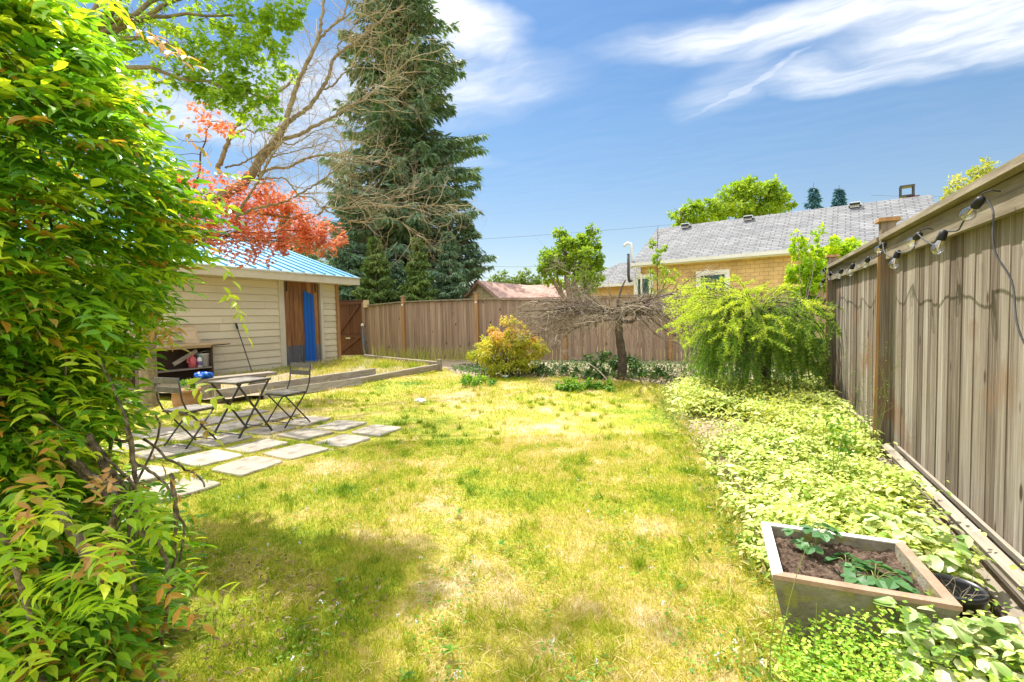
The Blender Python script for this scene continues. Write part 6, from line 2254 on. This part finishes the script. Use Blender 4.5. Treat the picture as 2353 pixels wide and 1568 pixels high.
def in_slab(x, y, m=-.0):
    r = np.zeros(len(x), bool)
    for cx, cy, rz, w, h_ in sl_arr:
        dx, dy = x - cx, y - cy
        a = dx * math.cos(rz) + dy * math.sin(rz)
        b = -dx * math.sin(rz) + dy * math.cos(rz)
        lim = m + .015 * np.sin(x * 60 + cy * 9) + .012 * np.sin(y * 71)
        r |= (np.abs(a) < w / 2 + lim) & (np.abs(b) < h_ / 2 + lim)
    return r


bkl = np.array(BACKL)


def grass(n, name, d0, d1, pw, hmin, hmax, wid):
    dd = d0 + (d1 - d0) * rng.random(n) ** pw
    uu = rng.uniform(-1.2, 1.15, n)
    x = R0[0] * uu * dd + F_[0] * dd
    y = R0[1] * uu * dd + F_[1] * dd
    ok = (x < bed_x(y) - .10 + .30 * sn(x * 5, y * 5) * (rng.random(n) < .75)) & (y < np.interp(x, bkl[:, 0], bkl[:, 1]) + .12) & (y > .2)
    ok &= (x > -6.85 - .25 * (y < 5)) | (y < 4.5)
    ok &= (x > -9)
    ok &= ~in_slab(x, y, -.04)
    ok &= ~((x < -1.75 - .5 * np.clip(y - .4, 0, 2) + .12 * np.sin(y * 7) + .2 * rng.random(n)) & (y < 1.4) & (rng.random(n) < .93))
    # patio joints are thinner
    
    # bare worn patches
    ok &= rng.random(n) < np.clip(.45 + 1.1 * sn(x * .8 + 2, y * .8), .35, 1)
    x, y, dd = x[ok], y[ok], dd[ok]
    m = len(x)
    P = np.stack([x, y, gz(x, y) - .003], -1)
    lush = sn(x * .9, y * .9 + 1.7)
    hgt = rng.uniform(hmin, hmax, m) * (.55 + .75 * lush) * np.where((x < -3.4) & (y < 4.9), .75, 1)
    az = rng.random(m) * 6.28 + 1.5 * np.sin(x * 3.1) * np.sin(y * 2.7)
    lean = rng.uniform(.15, 1.25, m)
    D = np.stack([np.cos(az) * lean, np.sin(az) * lean, np.ones(m)], -1)
    Nn = np.stack([-np.sin(az), np.cos(az), rng.normal(size=m) * .4], -1)
    Nn = np.cross(D, Nn)
    w = wid * np.clip(dd / 2.6, 1, 5) * rng.uniform(.6, 1.3, m)
    mb = MB().leaves(P, D, Nn, hgt * np.clip(dd / 6, 1, 1.35), w, 'blade')
    return tag(build(name, mb, M['blade']), 'short sunburnt lawn grass, yellow-green with straw patches', 'grass', kind='stuff')


TPL['blade'] = ([(0, .5, 0), (0, -.5, 0), (.6, .36, .6), (.6, -.36, .6), (1, 0, -1.2)], [(0, 1, 3, 2), (2, 3, 4)])
grass(330000, 'grass', 1.1, 5., .85, .022, .050, .0026)
grass(170000, 'grass', 4.5, 13., .8, .025, .055, .0026)
# longer green tufts and flat straw thatch break up the turf
mb = MB()
for i in range(900):
    dd = 1.4 + 7 * random.random() ** 1.3
    uu = random.uniform(-.75, .75)
    x0, y0 = R0[0] * uu * dd + F_[0] * dd, R0[1] * uu * dd + F_[1] * dd
    if x0 > bed_x(y0) or x0 < -6.5 or y0 > 8.6 or in_slab(np.array([x0]), np.array([y0]), -.02)[0] or (x0 < -1.8 and y0 < 1.3) or sn(x0 * 1.3, y0 * 1.3) < .35:
        continue
    m = random.randint(12, 34)
    B = np.stack([x0 + rng.normal(size=m) * .018, y0 + rng.normal(size=m) * .018, np.full(m, float(gz(x0, y0)))], -1)
    mb.leaves(B, rdir(m, 1.3), rdir(m), rng.uniform(.035, .085, m), .0034 * max(1, dd / 3), 'blade', rng.uniform(0, .25, m))
n = 26000
dd = 1.3 + 8 * rng.random(n)
uu = rng.uniform(-.8, .8, n)
x, y = R0[0] * uu * dd + F_[0] * dd, R0[1] * uu * dd + F_[1] * dd
ok = (x < bed_x(y) + .03) & (x > -6.6) & (y < 8.6) & ~in_slab(x, y, -.02) & (sn(x * .9 + 4, y * .9) > .42) & (rng.random(n) < np.clip(2.5 / dd, .2, 1))
x, y = x[ok], y[ok]
m = len(x)
mb.leaves(np.stack([x, y, gz(x, y) + rng.uniform(.008, .03, m)], -1), rdir(m) * (1, 1, .22), rdir(m, 1.), rng.uniform(.03, .075, m), .0028, 'blade', 1.)
tag(build('grass_tufts', mb, M['blade']), 'longer green tufts and flat straw scattered through the lawn', 'grass', kind='stuff')
# raised-bed grass and weeds, greener by the far corner
n = 26000
x = rng.uniform(XS + .1, -6.95, n)
y = rng.uniform(4.8, 11.2, n)
ok = (y < 9.7 + (-6.95 - x) * .38) & (rng.random(n) < np.clip((y - 5.0) / 4.5, .05, 1)) & (rng.random(n) < np.clip(sn(x, y) * 1.4, 0.1, 1))
x, y = x[ok], y[ok]
m = len(x)
P = np.stack([x, y, np.full(m, .06)], -1)
az = rng.random(m) * 6.28
D = np.stack([np.cos(az) * .7, np.sin(az) * .7, np.ones(m)], -1)
mb = MB().leaves(P, D, rdir(m), rng.uniform(.05, .14, m) * (1 + .6 * (y > 9)), .009, 'blade')
tag(build('bed_grass', mb, M['blade']), 'scattered green and dry grass inside the raised bed by the shed', 'grass', kind='stuff')
# seed-head grasses at the back fence
mb = MB()
n = 420
x = rng.uniform(-10.6, -6.6, n)
B = np.stack([x, by(x) - rng.uniform(.25, .9, n), np.full(n, .02)], -1)
mb.leaves(B, rdir(n, 2.6), rdir(n), rng.uniform(.2, .55, n), .012, 'blade')
tag(build('seed_grass', mb, M['tree_yellow']), 'tall seeding grasses along the foot of the back fence near the gate', 'grass', kind='stuff')
# clover leaves and pale blossoms in the lawn
mb = MB()
n = 9000
dd = 1.3 + 4.5 * rng.random(n) ** 1.2
uu = rng.uniform(-.7, .8, n)
x = R0[0] * uu * dd + F_[0] * dd
y = R0[1] * uu * dd + F_[1] * dd
ok = (x < bed_x(y) + .05) & ~in_slab(x, y, .02) & (sn(x * 2.2, y * 2.2 + 3) > .55) & ~((x < -1.7) & (y < 1.7))
x, y = x[ok], y[ok]
m = len(x)
az = rng.random(m) * 6.28
P = np.stack([x, y, gz(x, y) + rng.uniform(.012, .035, m)], -1)
mb.leaves(P, np.stack([np.cos(az), np.sin(az), np.zeros(m)], -1), unit(rdir(m) * .35 + (0, 0, 1)), rng.uniform(.010, .020, m), .012, 'oval')
tag(build('lawn_clover', mb, M['clover']), 'tiny clover leaves scattered through the lawn', 'clover', kind='stuff')
mb = MB()
i = rng.integers(0, m, 90)
for p in P[i]:
    c = p + (random.uniform(-.05, .05), random.uniform(-.05, .05), .012)
    mb.leaves(c + rng.normal(size=(9, 3)) * .0035, rdir(9), rdir(9), .009, .005, 'dia', .9)
tag(build('clover_blossom', mb, M['paper']), 'tiny pale blossoms dotted over the lawn', 'flowers', kind='stuff')
# broad-leaved lawn weeds
for px, py, lb in ((1035, 1500, 'broad-leaved weed in the sunny grass near the bottom edge'), (778, 1340, 'leafy weed rosette inside the shaded left part of the lawn'), (930, 1560, 'pair of pale leaves at the bottom edge of the lawn'), (1053, 1180, 'small green weed on the straw-coloured patch'),
                   (1150, 1255, 'dark green weed right of the straw-coloured patch')):
    c = G(px, py)
    n = 9
    az = rng.random(n) * 6.28
    mb = MB().leaves(np.tile(c + (0, 0, .01), (n, 1)), np.stack([np.cos(az), np.sin(az), rng.uniform(.1, .6, n)], -1), unit(rdir(n) * .4 + (0, 0, 1)), rng.uniform(.025, .05, n), .014, 'leaflet')
    tag(build('lawn_weed', mb, M['clover'], loc=c), lb, 'weed', 'broad-leaved weeds in the lawn')
